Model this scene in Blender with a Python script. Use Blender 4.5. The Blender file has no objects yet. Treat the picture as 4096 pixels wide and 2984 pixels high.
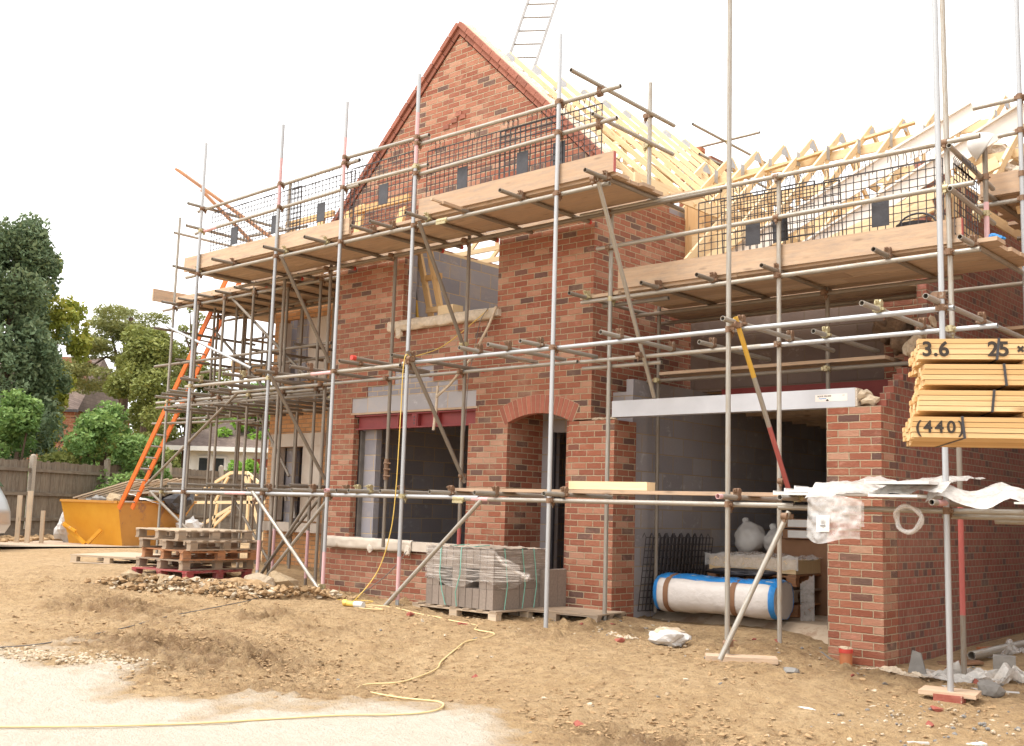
import bpy, bmesh, math, random
import numpy as np
from mathutils import Vector, Matrix, noise
rad = math.radians
random.seed(7)
sc = bpy.context.scene
COL = sc.collection

# ------------------------------------------------------------------ camera
cd = bpy.data.cameras.new('camera')
cam = bpy.data.objects.new('camera', cd)
COL.objects.link(cam)
cd.sensor_width = 36.0
cd.lens = 37.93
cd.clip_start = 0.1
cd.clip_end = 3000
YAW, PIT, ROL = -0.736549, 0.1264285, 0.0296888
fw = Vector((math.sin(YAW) * math.cos(PIT), math.cos(YAW) * math.cos(PIT), math.sin(PIT)))
r0 = Vector((math.cos(YAW), -math.sin(YAW), 0))
u0 = r0.cross(fw)
rt = r0 * math.cos(ROL) + u0 * math.sin(ROL)
up = rt.cross(fw)
cam.matrix_world = Matrix(((rt.x, up.x, -fw.x, 7.856947), (rt.y, up.y, -fw.y, -10.077965), (rt.z, up.z, -fw.z, 1.142980), (0, 0, 0, 1)))
sc.camera = cam

# ------------------------------------------------------------------ sky and sun (overcast daylight)
SUN_EL, SUN_AZ = rad(63), rad(208)          # azimuth clockwise from +Y
w = bpy.data.worlds.new('World')
sc.world = w
w.use_nodes = True
nt = w.node_tree
sky = nt.nodes.new('ShaderNodeTexSky')
sky.sky_type = 'NISHITA'
sky.sun_disc = False
sky.sun_elevation = SUN_EL
sky.sun_rotation = SUN_AZ
sky.air_density = 1.0
sky.dust_density = 4.0
hs = nt.nodes.new('ShaderNodeHueSaturation')
hs.inputs['Saturation'].default_value = 0.06
mx = nt.nodes.new('ShaderNodeMix')
mx.data_type = 'RGBA'
mx.inputs[0].default_value = 0.62
mx.inputs[7].default_value = (8.6, 8.55, 8.5, 1)   # the cloud layer
nt.links.new(sky.outputs[0], hs.inputs['Color'])
nt.links.new(hs.outputs[0], mx.inputs[6])
bg = nt.nodes['Background']
nt.links.new(mx.outputs[2], bg.inputs[0])
bg.inputs[1].default_value = 0.15
sd = bpy.data.lights.new('sun', 'SUN')
sd.energy = 1.7
sd.angle = rad(20)
sd.color = (1.0, 0.95, 0.88)
so = bpy.data.objects.new('sun', sd)
COL.objects.link(so)
sdir = Vector((math.sin(SUN_AZ) * math.cos(SUN_EL), math.cos(SUN_AZ) * math.cos(SUN_EL), math.sin(SUN_EL)))
so.rotation_euler = sdir.to_track_quat('Z', 'Y').to_euler()
so.location = (0, -20, 30)
sc.view_settings.view_transform = 'Standard'
sc.view_settings.look = 'None'
sc.view_settings.gamma = 1
sc.view_settings.use_curve_mapping = False
sc.view_settings.exposure = 1.0
sc.cycles.max_bounces = 6
sc.cycles.transparent_max_bounces = 12

# ------------------------------------------------------------------ ground height
CP = np.array([(-20,5,.25),(-15,-2,.1),(-13,1,.12),(-7,-1.4,.15),(-6,-3,.08),(-4.6,-1.35,.08),(-3.2,-1.35,-.02),(-4.8,0,-.13),(-2.9,-.1,-.15),(-1.8,-1.35,0),(-1,-1.2,-.07),(.5,-1.4,-.1),(.1,0,-.03),(1.8,.6,-.02),(1.9,-1.35,-.12),(2.7,-1.5,-.12),(2.65,-.35,-.06),(3.4,-.05,-.24),(3.9,.8,-.24),(4.6,-1.35,-.23),(6,0,-.25),(8,-10,-.45),(2,-7,-.35),(5,-4,-.33),(-3,-5,-.12),(1,-4,-.3),(8,-3,-.4),(-8,.7,.1),(-10,-6,.0),(-25,-12,.1),(-35,12,.4),(-30,30,.5),(12,15,-.3)])
def gz(x, y):
    wt = ((x - CP[:, 0])**2 + (y - CP[:, 1])**2 + .05)**-1.5
    return float((wt * CP[:, 2]).sum() / wt.sum())

# ------------------------------------------------------------------ node materials
class NG:
    def __init__(s, name):
        s.m = bpy.data.materials.new(name)
        s.m.use_nodes = True
        s.t = s.m.node_tree
        s.b = s.t.nodes['Principled BSDF']
    def n(s, typ, **k):
        o = s.t.nodes.new(typ)
        for a, b in k.items(): setattr(o, a, b)
        return o
    def put(s, sock, v):
        if isinstance(v, bpy.types.NodeSocket): s.t.links.new(v, sock)
        elif isinstance(v, (tuple, list)) and len(v) == 3 and sock.type == 'RGBA': sock.default_value = (*v, 1)
        else: sock.default_value = v
    def ma(s, op, a, b=0.0, c=0.0):
        o = s.n('ShaderNodeMath', operation=op)
        for i, v in enumerate((a, b, c)): s.put(o.inputs[i], v)
        return o.outputs[0]
    def mix(s, f, a, b, bl='MIX'):
        o = s.n('ShaderNodeMix', data_type='RGBA', blend_type=bl)
        s.put(o.inputs[0], f); s.put(o.inputs[6], a); s.put(o.inputs[7], b)
        return o.outputs[2]
    def noise(s, vec, scale, detail=4, rough=.55, dims='3D'):
        o = s.n('ShaderNodeTexNoise')
        if vec is not None: s.put(o.inputs['Vector'], vec)
        o.inputs['Scale'].default_value = scale
        o.inputs['Detail'].default_value = detail
        o.inputs['Roughness'].default_value = rough
        return o.outputs[0]
    def ramp(s, f, stops, mode='LINEAR'):
        o = s.n('ShaderNodeValToRGB')
        s.put(o.inputs[0], f)
        e = o.color_ramp.elements
        o.color_ramp.interpolation = mode
        while len(e) < len(stops): e.new(.5)
        for i, (p, c) in enumerate(stops):
            e[i].position = p
            e[i].color = (c, c, c, 1) if isinstance(c, (int, float)) else (*c, 1)
        return o.outputs[0]
    def pos(s): return s.n('ShaderNodeNewGeometry').outputs['Position']
    def uv(s): return s.n('ShaderNodeUVMap').outputs[0]
    def rnd(s): return s.n('ShaderNodeAttribute', attribute_name='rnd').outputs['Fac']
    def mapv(s, vec, scale):
        o = s.n('ShaderNodeMapping')
        s.put(o.inputs[0], vec); o.inputs['Scale'].default_value = scale
        return o.outputs[0]
    def bump(s, h, dist=.01, strength=1.0):
        o = s.n('ShaderNodeBump')
        s.put(o.inputs['Height'], h)
        o.inputs['Distance'].default_value = dist
        o.inputs['Strength'].default_value = strength
        s.t.links.new(o.outputs[0], s.b.inputs['Normal'])
    def fin(s, col, rough=.8, metal=0.0, **k):
        s.put(s.b.inputs['Base Color'], col)
        s.put(s.b.inputs['Roughness'], rough)
        s.put(s.b.inputs['Metallic'], metal)
        for a, v in k.items(): s.put(s.b.inputs[a], v)
        return s.m

def masonry(name, bw, bh, mort, stops, mcol, off=.5, rough=.9, spot=None, jit=.004, bd=.007, mott=.5):
    g = NG(name)
    P = g.pos()
    sp = g.n('ShaderNodeSeparateXYZ'); g.put(sp.inputs[0], P)
    geo = g.n('ShaderNodeNewGeometry')
    sn = g.n('ShaderNodeSeparateXYZ'); g.put(sn.inputs[0], geo.outputs['True Normal'])
    side = g.ma('GREATER_THAN', g.ma('ABSOLUTE', sn.outputs[0]), .6)
    flat = g.ma('GREATER_THAN', g.ma('ABSOLUTE', sn.outputs[2]), .7)
    u = g.ma('ADD', g.ma('MULTIPLY', sp.outputs[1], side), g.ma('MULTIPLY', sp.outputs[0], g.ma('SUBTRACT', 1, side)))
    j1 = g.ma('MULTIPLY', g.ma('SUBTRACT', g.noise(P, 26, 3), .5), jit * 2)
    j2 = g.ma('MULTIPLY', g.ma('SUBTRACT', g.noise(g.mapv(P, (1.3, 1.1, .9)), 19, 3), .5), jit * 2)
    u = g.ma('ADD', u, g.ma('ADD', j1, 50.0))
    v = g.ma('ADD', g.ma('ADD', sp.outputs[2], g.ma('MULTIPLY', sp.outputs[1], flat)), g.ma('ADD', j2, 15.0))
    vv = g.ma('DIVIDE', v, bh)
    row = g.ma('FLOOR', vv)
    uu = g.ma('ADD', g.ma('DIVIDE', u, bw), g.ma('MULTIPLY', g.ma('MODULO', row, 2), off))
    col = g.ma('FLOOR', uu)
    fu = g.ma('SUBTRACT', uu, col); fv = g.ma('SUBTRACT', vv, row)
    du = g.ma('MULTIPLY', g.ma('MINIMUM', fu, g.ma('SUBTRACT', 1, fu)), bw)
    dv = g.ma('MULTIPLY', g.ma('MINIMUM', fv, g.ma('SUBTRACT', 1, fv)), bh)
    d = g.ma('MINIMUM', du, dv)
    mr = g.n('ShaderNodeMapRange', interpolation_type='SMOOTHSTEP')
    g.put(mr.inputs[0], d); mr.inputs[1].default_value = mort / 2 - .0012; mr.inputs[2].default_value = mort / 2 + .003
    bm_ = mr.outputs[0]
    wn = g.n('ShaderNodeTexWhiteNoise', noise_dimensions='3D')
    cb = g.n('ShaderNodeCombineXYZ'); g.put(cb.inputs[0], col); g.put(cb.inputs[1], row); g.put(cb.inputs[2], side)
    g.put(wn.inputs[0], cb.outputs[0])
    base = g.ramp(wn.outputs[0], stops)
    n1 = g.noise(P, 34, 5, .65)
    base = g.mix(g.ma('MULTIPLY', n1, mott), base, g.mix(.5, base, (.16, .05, .035) if spot is None else spot))
    n2 = g.noise(g.mapv(P, (1, 1, 1.4)), 7, 4, .7)
    pat = g.ramp(n2, [(.56, 0.0), (.72, 1.0)])
    wn2 = g.n('ShaderNodeSeparateColor'); g.put(wn2.inputs[0], wn.outputs[1])
    pale = g.ma('MULTIPLY', pat, g.ma('GREATER_THAN', wn2.outputs[1], .62))
    base = g.mix(g.ma('MULTIPLY', pale, .55), base, tuple(min(1, c * 1.5 + .1) for c in stops[len(stops) // 2][1]))
    mc = g.mix(g.noise(P, 60, 3), tuple(c * .75 for c in mcol), tuple(min(1, c * 1.2) for c in mcol))
    big = g.noise(P, .7, 3, .6)
    colr = g.mix(bm_, mc, base)
    efl = g.ramp(g.noise(g.mapv(P, (1, 1, 1.6)), 2.3, 7, .72), [(.52, 0.0), (.66, 1.0)])
    colr = g.mix(g.ma('MULTIPLY', efl, .22), colr, tuple(min(1, c_ * 1.15) for c_ in mcol))
    colr = g.mix(g.ma('MULTIPLY', g.ramp(big, [(.4, 0.0), (.75, 1.0)]), .15), colr, (.50, .38, .27))
    h = g.ma('ADD', g.ma('MULTIPLY', bm_, .8), g.ma('MULTIPLY', g.noise(g.mapv(P, (1, 1, 1.8)), 22, 5, .65), .75))
    g.bump(h, bd)
    return g.fin(colr, rough)

BR = [(0, (.09, .052, .042)), (.07, (.13, .068, .052)), (.11, (.245, .072, .038)), (.45, (.30, .092, .047)), (.72, (.355, .125, .067)), (.88, (.41, .175, .105)), (1, (.47, .255, .165))]
brick = masonry('red_brick', .225, .075, .0095, BR, (.44, .335, .22), jit=.006, bd=.014, mott=.7)
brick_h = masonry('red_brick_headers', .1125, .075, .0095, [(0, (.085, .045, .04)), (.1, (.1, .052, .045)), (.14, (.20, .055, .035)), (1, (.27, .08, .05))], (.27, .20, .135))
ybrick = masonry('buff_brick', .225, .075, .01, [(0, (.50, .24, .09)), (.5, (.56, .27, .11)), (1, (.62, .32, .14))], (.33, .22, .13), spot=(.40, .18, .07), mott=.3)
block = masonry('grey_block', .45, .225, .012, [(0, (.24, .235, .265)), (.5, (.29, .285, .32)), (1, (.34, .33, .36))], (.50, .38, .25), spot=(.22, .21, .23), bd=.004, mott=.4)
sblock = masonry('small_grey_block', .225, .075, .011, [(0, (.24, .235, .265)), (.5, (.29, .285, .32)), (1, (.34, .33, .36))], (.50, .38, .25), spot=(.22, .21, .23), bd=.004, mott=.4)
dark_block = masonry('interior_tone_block', .45, .225, .012, [(0, (.27, .255, .265)), (.5, (.32, .30, .31)), (1, (.37, .35, .36))], (.36, .28, .2), spot=(.2, .185, .19), bd=.004, mott=.6)  # grey block for inner walls, interior brightness is set in its colour
shade_block = masonry('shaded_brown_block', .45, .225, .012, [(0, (.15, .105, .088)), (.5, (.18, .13, .108)), (1, (.21, .155, .13))], (.16, .115, .08), spot=(.08, .06, .05), bd=.004, mott=.5)  # darker brown copy of the block, shade under the deck painted in
lintel_block = masonry('lintel_course', .82, .30, .012, [(0, (.32, .31, .33)), (.5, (.36, .35, .37)), (1, (.40, .39, .41))], (.50, .38, .25), off=.3, spot=(.28, .27, .29), bd=.003, mott=.3)

def plain(name, c1, c2, scale=8, rough=.7, metal=0, bd=.003, detail=5, stain=None, vary=0.0, coord='pos', bs=None, **k):
    g = NG(name)
    P = g.pos() if coord == 'pos' else g.uv()
    n = g.noise(P, scale, detail, .6)
    c = g.mix(g.ramp(n, [(.3, 0.0), (.7, 1.0)]), c1, c2)
    if vary:
        r = g.rnd()
        c = g.mix(g.ma('MULTIPLY', r, vary), c, tuple(x * .45 for x in c1))
    if stain:
        s = g.ramp(g.noise(g.mapv(P, (1.7, 1.3, 1)), scale * .45, 6, .7), [(stain[1], 0.0), (stain[1] + .07, 1.0)])
        c = g.mix(s, c, stain[0])
    if bd: g.bump(g.noise(P, bs or scale * 3, 5, .65), bd)
    return g.fin(c, rough, metal, **k)

def wood(name, c1, c2, dark, vary=.35, knots=True, rough=.75, grey=None):
    g = NG(name)
    U = g.uv()
    r = g.rnd()
    gr = g.noise(g.mapv(U, (.8, 15, 1)), 1.8, 7, .7)
    c = g.mix(g.ramp(gr, [(.35, 0.0), (.65, 1.0)]), c1, c2)
    c = g.mix(g.ma('MULTIPLY', r, vary), c, dark)
    if knots:
        vo = g.n('ShaderNodeTexVoronoi'); g.put(vo.inputs['Vector'], g.mapv(U, (2.2, 9, 1))); vo.inputs['Scale'].default_value = 1
        kn = g.ramp(vo.outputs[0], [(.05, 1.0), (.16, 0.0)])
        c = g.mix(g.ma('MULTIPLY', kn, .6), c, tuple(x * .42 for x in dark))
    if grey:
        st = g.ramp(g.noise(g.mapv(U, (1.3, 7, 1)), 2.6, 7, .75), [(.46, 0.0), (.66, 1.0)])
        c = g.mix(g.ma('MULTIPLY', st, .8), c, grey)
    g.bump(gr, .003)
    return g.fin(c, rough)

wood_new = wood('new_timber', (.72, .54, .31), (.82, .65, .42), (.62, .42, .2), .5)
wood_orange = wood('batten_timber', (.66, .43, .20), (.76, .54, .29), (.52, .29, .10), .75)
wood_board = wood('scaffold_board_timber', (.50, .345, .225), (.60, .45, .31), (.33, .20, .12), .5, grey=(.33, .25, .19))
wood_pallet = wood('pallet_timber', (.36, .265, .18), (.46, .345, .24), (.20, .14, .09), .7, grey=(.26, .22, .18))
wood_pale = wood('pale_pallet_timber', (.52, .40, .27), (.60, .475, .335), (.34, .25, .165), .6, grey=(.36, .30, .24))
wood_red = wood('red_painted_timber', (.30, .03, .035), (.36, .06, .06), (.2, .03, .03), .5, knots=False, grey=(.30, .2, .16))
wood_rust = wood('rusty_pallet_timber', (.40, .17, .07), (.46, .22, .1), (.28, .12, .05), .5, grey=(.12, .08, .06))
wood_fence = wood('weathered_fence_timber', (.115, .085, .058), (.175, .132, .09), (.07, .048, .032), .6, knots=False, grey=(.20, .175, .13))
plywood = wood('plywood', (.60, .38, .18), (.66, .44, .23), (.5, .28, .11), .3)

def metal_tube(name, c1, c2, dirt, dl, metal=.55, rough=.45):
    g = NG(name)
    U = g.uv()
    n = g.noise(g.mapv(U, (3, 12, 1)), 3, 5, .65)
    c = g.mix(g.ramp(n, [(.3, 0.0), (.7, 1.0)]), c1, c2)
    s = g.ramp(g.noise(g.mapv(U, (2.2, 7, 1)), 2.3, 7, .75), [(dl, 0.0), (dl + .12, 1.0)])
    c = g.mix(s, c, dirt)
    c = g.mix(g.ma('MULTIPLY', g.rnd(), .35), c, tuple(x * .6 for x in c1))
    g.bump(g.noise(U, 40, 4), .0015)
    return g.fin(c, g.ma('ADD', rough, g.ma('MULTIPLY', s, .3)), g.ma('MULTIPLY', g.ma('SUBTRACT', 1, s), metal))

galv = metal_tube('galvanised_tube', (.36, .34, .30), (.45, .43, .385), (.30, .225, .155), .48)
galvb = metal_tube('bright_galvanised_tube', (.40, .41, .42), (.50, .51, .52), (.36, .33, .29), .6, .5, .42)
galvd = metal_tube('dull_tube', (.22, .19, .155), (.29, .255, .21), (.21, .135, .085), .5, .35, .6)
pinkt = metal_tube('pink_painted_tube', (.64, .36, .37), (.72, .47, .47), (.46, .41, .38), .56, 0, .6)
yellowt = metal_tube('yellow_painted_tube', (.62, .36, .04), (.68, .42, .07), (.36, .28, .16), .55, 0, .6)
redt = metal_tube('red_painted_tube', (.40, .08, .07), (.46, .13, .11), (.32, .2, .15), .58, 0, .6)
rust = plain('rusty_coupler_steel', (.17, .095, .055), (.26, .16, .10), 30, .7, .3, .002, stain=((.36, .31, .25), .58))
brass = plain('zinc_coupler_steel', (.42, .36, .2), (.5, .44, .28), 30, .5, .5, .002, stain=((.25, .13, .07), .58))
steel_red = plain('red_oxide_steel', (.19, .022, .022), (.24, .035, .032), 6, .55, 0, .001, stain=((.30, .16, .11), .68))
steel_grey = plain('grey_galvanised_lintel', (.47, .475, .50), (.55, .555, .58), 3, .5, .25, .001, stain=((.52, .42, .3), .68))
stone = plain('pale_cast_stone', (.55, .47, .38), (.64, .56, .47), 5, .85, 0, .002, stain=((.46, .36, .27), .64))
stone_y = plain('cream_cast_stone', (.52, .43, .35), (.58, .50, .42), 4, .85, 0, .001)
mortar = plain('mortar', (.46, .36, .25), (.58, .47, .34), 20, .95, 0, .01)
concrete = plain('dusty_concrete_floor', (.36, .27, .19), (.46, .36, .26), 3, .9, 0, .006, stain=((.30, .2, .13), .56))
cblock = plain('brown_concrete_block', (.235, .185, .15), (.31, .25, .205), 40, .95, 0, .004, vary=.35)
dustc = plain('mortar_dust_on_blocks', (.40, .32, .25), (.5, .41, .33), 25, .95, 0, .012)
net = plain('dark_plastic_mesh', (.045, .038, .04), (.07, .06, .06), 10, .6, 0, 0)
blackp = plain('black_plastic', (.028, .026, .03), (.05, .048, .055), 8, .45, 0, .004)
whitep = plain('white_plastic', (.60, .585, .56), (.67, .655, .63), 6, .45, 0, 0)
whited = plain('dusty_white_board', (.72, .66, .6), (.78, .73, .67), 3, .6, 0, .001)
redcap = plain('red_plastic_cap', (.55, .05, .035), (.6, .07, .05), 9, .5, 0, 0)
bluep = plain('blue_polythene', (.02, .20, .56), (.04, .28, .66), 12, .3, 0, .01)
terra = plain('orange_drain_plastic', (.46, .16, .06), (.52, .2, .09), 9, .5, 0, 0)
slate = plain('grey_slate', (.165, .152, .138), (.235, .22, .2), 9, .7, 0, .006)
rock = plain('sandy_rock', (.35, .25, .145), (.50, .385, .25), 6, .95, 0, .02, vary=.4)
rockp = plain('pale_rock', (.50, .40, .28), (.62, .52, .39), 9, .95, 0, .02, vary=.3)
clod = plain('earth_clod', (.38, .24, .12), (.50, .335, .18), 9, .98, 0, .02, vary=.45)
brickm = plain('loose_red_brick', (.29, .07, .045), (.38, .12, .085), 18, .9, 0, .008, stain=((.5, .4, .3), .64), vary=.4)
voussoir = plain('arch_brick', (.36, .115, .072), (.44, .16, .105), 14, .9, 0, .006, vary=.5)
vergeb = plain('verge_brick', (.29, .10, .065), (.37, .15, .10), 14, .9, 0, .008, vary=.45)
card = plain('cardboard', (.20, .10, .05), (.25, .13, .07), 4, .85, 0, .001)
sack = plain('white_plastic_sack', (.50, .48, .46), (.60, .58, .55), 5, .5, 0, .006)
fleece = plain('insulation_roll_wrap', (.58, .53, .49), (.66, .61, .57), 5, .45, 0, .01)
wool = plain('mineral_wool', (.66, .54, .42), (.78, .68, .56), 22, 1, 0, .03)
woold = plain('brown_mineral_wool', (.20, .12, .07), (.30, .19, .115), 18, 1, 0, .05)
skipy = plain('yellow_skip_paint', (.62, .28, .018), (.68, .34, .03), 3, .5, 0, .003, stain=((.45, .36, .25), .6))
skipo = plain('rusty_skip_paint', (.45, .2, .03), (.5, .24, .045), 4, .6, 0, .003, stain=((.28, .13, .06), .55))
ladder_o = plain('orange_fibreglass', (.66, .14, .02), (.72, .18, .03), 8, .45, 0, 0)
alu = plain('aluminium', (.34, .34, .345), (.42, .42, .42), 8, .45, .1, 0)
tilem = masonry('brown_roof_tiles', .3, .17, .012, [(0, (.11, .075, .062)), (.5, (.14, .098, .08)), (1, (.17, .12, .1))], (.06, .045, .04), spot=(.09, .07, .06), mott=.3)
house_w = plain('white_render', (.72, .72, .69), (.78, .78, .75), 3, .8, 0, 0)
glassd = plain('dark_window_glass', (.03, .035, .04), (.05, .055, .06), 2, .08, 0, 0)
carp = plain('silver_car_paint', (.46, .47, .48), (.48, .49, .5), 2, .28, .5, 0)
carl = plain('red_lamp_plastic', (.5, .02, .02), (.55, .03, .03), 9, .2, 0, 0)
tyre = plain('black_rubber', (.02, .02, .02), (.03, .03, .03), 9, .8, 0, 0)
cabley = plain('yellow_cable', (.66, .44, .08), (.72, .50, .13), 12, .5, 0, 0)
cableb = plain('dusty_yellow_cable', (.60, .44, .2), (.68, .53, .28), 6, .6, 0, 0)
cableg = plain('grey_cable', (.12, .11, .1), (.2, .18, .16), 6, .6, 0, 0)
strap = plain('green_strap', (.16, .42, .33), (.2, .48, .38), 6, .4, 0, 0)
paint = plain('black_stencil_paint', (.025, .018, .014), (.05, .035, .025), 60, .8, 0, 0)
bark = plain('bark', (.09, .06, .04), (.15, .1, .07), 12, .95, 0, .02)
postc = plain('pebbly_concrete_post', (.28, .24, .19), (.38, .33, .27), 40, .95, 0, .008)

def clear_film(name, tint, op, rough=.25, sv=(1, 1, 1)):
    g = NG(name)
    tr = g.n('ShaderNodeBsdfTransparent')
    tr.inputs[0].default_value = (.97, .96, .95, 1)
    n = g.noise(g.mapv(g.pos(), sv), 15 if sv[2] == 1 else 1.1, 5, .7)
    f = g.ramp(n, [(.3, op * .7), (.7, min(1, op * 1.25))]) if sv[2] == 1 else g.ramp(n, [(.38, .04), (.5, op), (.66, .72)])
    ms = g.n('ShaderNodeMixShader')
    g.bump(g.noise(g.pos(), 14, 3, .5), .006)
    g.fin(tint, rough)
    out = g.t.nodes['Material Output']
    g.t.links.new(f, ms.inputs[0]); g.t.links.new(tr.outputs[0], ms.inputs[1]); g.t.links.new(g.b.outputs[0], ms.inputs[2])
    g.t.links.new(ms.outputs[0], out.inputs[0])
    return g.m
film = clear_film('clear_polythene', (.78, .75, .72), .38)
film_w = clear_film('milky_polythene', (.56, .53, .49), .78)
wrap = clear_film('stretch_wrap', (.74, .68, .62), .17, .2, (2, 2, 70))
sheet_b = clear_film('buff_polythene', (.62, .51, .38), .92, .35)

def leafm(name, stops, trans=.25):
    g = NG(name)
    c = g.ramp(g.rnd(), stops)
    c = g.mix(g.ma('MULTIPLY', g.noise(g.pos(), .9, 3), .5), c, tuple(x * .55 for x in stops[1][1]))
    g.fin(c, .6)
    g.b.inputs['Specular IOR Level'].default_value = .25
    t = g.n('ShaderNodeBsdfTranslucent'); g.put(t.inputs[0], c)
    ms = g.n('ShaderNodeMixShader'); ms.inputs[0].default_value = trans
    g.t.links.new(g.b.outputs[0], ms.inputs[1]); g.t.links.new(t.outputs[0], ms.inputs[2])
    g.t.links.new(ms.outputs[0], g.t.nodes['Material Output'].inputs[0])
    return g.m
leaf_con = leafm('conifer_foliage', [(0, (.07, .12, .06)), (.5, (.14, .205, .105)), (1, (.28, .34, .19))], .2)
leaf_gold = leafm('golden_conifer_foliage', [(0, (0.144, 0.192, 0.030)), (.5, (0.276, 0.312, 0.048)), (1, (0.480, 0.432, 0.084))])
leaf_pine = leafm('pine_foliage', [(0, (0.130, 0.156, 0.052)), (.5, (0.234, 0.254, 0.085)), (1, (0.390, 0.390, 0.156))])
leaf_shrub = leafm('shrub_foliage', [(0, (0.068, 0.135, 0.034)), (.5, (0.149, 0.257, 0.068)), (1, (0.365, 0.499, 0.162))])
leaf_oliv = leafm('olive_foliage', [(0, (0.130, 0.163, 0.039)), (.5, (0.234, 0.267, 0.072)), (1, (0.377, 0.390, 0.124))])
leaf_vine = leafm('lime_leaf', [(0, (0.132, 0.275, 0.033)), (.5, (0.220, 0.396, 0.055)), (1, (0.352, 0.550, 0.110))])

# ------------------------------------------------------------------ mesh helpers
def vec(p): return Vector(p)
class MB:
    def __init__(s):
        s.v = []; s.f = []; s.uv = []; s.mi = []; s.sm = []; s.r = []
        s.cr = None
    def face(s, pts, uvs=None, mi=0, sm=False, r=None):
        i = len(s.v)
        s.v += [tuple(p) for p in pts]
        s.f.append(tuple(range(i, i + len(pts))))
        s.uv += uvs or [(p[0] + p[1], p[2]) for p in pts]
        s.mi.append(mi); s.sm.append(sm); s.r.append(random.random() if r is None else r)
    def idx(s, verts, faces, uvs, mi=0, sm=True, r=None):
        i = len(s.v); r = random.random() if r is None else r
        s.v += [tuple(p) for p in verts]
        for f, u in zip(faces, uvs):
            s.f.append(tuple(i + k for k in f)); s.uv += u; s.mi.append(mi); s.sm.append(sm); s.r.append(r)
    def hexa(s, c, mi=0, off=None, r=None, lax=0):
        """c: 8 corners, index = 4*x + 2*y + z along the three axes"""
        r = random.random() if r is None else r
        ou, ov = off or (random.random() * 50, random.random() * 50)
        ax = [(c[4] - c[0]).length, (c[2] - c[0]).length, (c[1] - c[0]).length]
        for q, (a, b) in (((0, 1, 3, 2), (2, 1)), ((4, 6, 7, 5), (1, 2)), ((0, 4, 5, 1), (0, 2)), ((2, 3, 7, 6), (2, 0)), ((0, 2, 6, 4), (1, 0)), ((1, 5, 7, 3), (0, 1))):
            uvs = []
            for k, t in zip(q, ((0, 0), (1, 0), (1, 1), (0, 1))):
                x, y = t[0] * ax[a], t[1] * ax[b]
                if b == lax or (a != lax and b > a and a != lax): x, y = y, x
                uvs.append((x + ou, y + ov))
            s.face([c[k] for k in q], uvs, mi, False, r)
    def box(s, x0, x1, y0, y1, z0, z1, mi=0, r=None):
        c = [Vector((x, y, z)) for x in (x0, x1) for y in (y0, y1) for z in (z0, z1)]
        L = (x1 - x0, y1 - y0, z1 - z0)
        s.hexa(c, mi, r=r, lax=max(range(3), key=lambda i: L[i]))
    def bar(s, p0, p1, wd, th, upv=(0, 0, 1), mi=0, r=None):
        """wd: sideways width, th: thickness along upv"""
        p0 = vec(p0); p1 = vec(p1); d = (p1 - p0).normalized()
        sd = d.cross(vec(upv))
        if sd.length < 1e-4: sd = d.cross(Vector((1, 0, 0)))
        sd.normalize(); u = sd.cross(d).normalized()
        c = [p + sd * (a * wd / 2) + u * (b * th / 2) for p in (p0, p1) for a in (-1, 1) for b in (-1, 1)]
        s.hexa(c, mi, r=r)
    def tube(s, p0, p1, rr=.0242, n=10, hollow=True, mi=0, r=None):
        p0 = vec(p0); p1 = vec(p1); d = p1 - p0; L = d.length; d.normalize()
        a = d.orthogonal().normalized(); b = d.cross(a)
        cs = [(math.cos(2 * math.pi * i / n), math.sin(2 * math.pi * i / n)) for i in range(n)]
        ring = lambda p, q: [p + a * (x * q) + b * (y * q) for x, y in cs]
        vs = ring(p0, rr) + ring(p1, rr)
        o = random.random() * 40
        fs = []; us = []
        for i in range(n):
            j = (i + 1) % n
            fs.append((i, j, n + j, n + i)); us.append([(o, i / n), (o, (i + 1) / n), (o + L, (i + 1) / n), (o + L, i / n)])
        s.idx(vs, fs, us, mi, True, r)
        for p, sg in ((p0, 1), (p1, -1)):
            if hollow:
                ri = rr * .84; dp = min(.12, L / 2)
                vs = ring(p, rr) + ring(p, ri); vs2 = ring(p, ri) + ring(p + d * (sg * dp), ri)
                f1 = []; u1 = []
                for i in range(n):
                    j = (i + 1) % n
                    f1.append((i, n + i, n + j, j) if sg > 0 else (i, j, n + j, n + i)); u1.append([(o, i / n)] * 4)
                s.idx(vs, f1, u1, mi, False, r); s.idx(vs2, f1, u1, mi, True, r)
                q = ring(p + d * (sg * dp), ri)
                s.face(q if sg < 0 else q[::-1], [(o, 0)] * n, mi, False, .99)
            else:
                q = ring(p, rr)
                s.face(q if sg < 0 else q[::-1], [(o, 0)] * n, mi, False, r)
    def path(s, pts, rr, n=6, mi=0, r=None):
        pts = [vec(p) for p in pts]; vs = []; o = 0; us = []; fs = []; ln = [0]
        for i in range(1, len(pts)): ln.append(ln[-1] + (pts[i] - pts[i - 1]).length)
        a = None
        for i, p in enumerate(pts):
            d = (pts[min(i + 1, len(pts) - 1)] - pts[max(i - 1, 0)]).normalized()
            a = d.orthogonal().normalized() if a is None else (a - d * a.dot(d)).normalized()
            b = d.cross(a)
            vs += [p + a * (math.cos(2 * math.pi * k / n) * rr) + b * (math.sin(2 * math.pi * k / n) * rr) for k in range(n)]
        for i in range(len(pts) - 1):
            for k in range(n):
                j = (k + 1) % n
                fs.append((i * n + k, i * n + j, i * n + n + j, i * n + n + k))
                us.append([(ln[i], k / n), (ln[i], (k + 1) / n), (ln[i + 1], (k + 1) / n), (ln[i + 1], k / n)])
        s.idx(vs, fs, us, mi, True, r)
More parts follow.
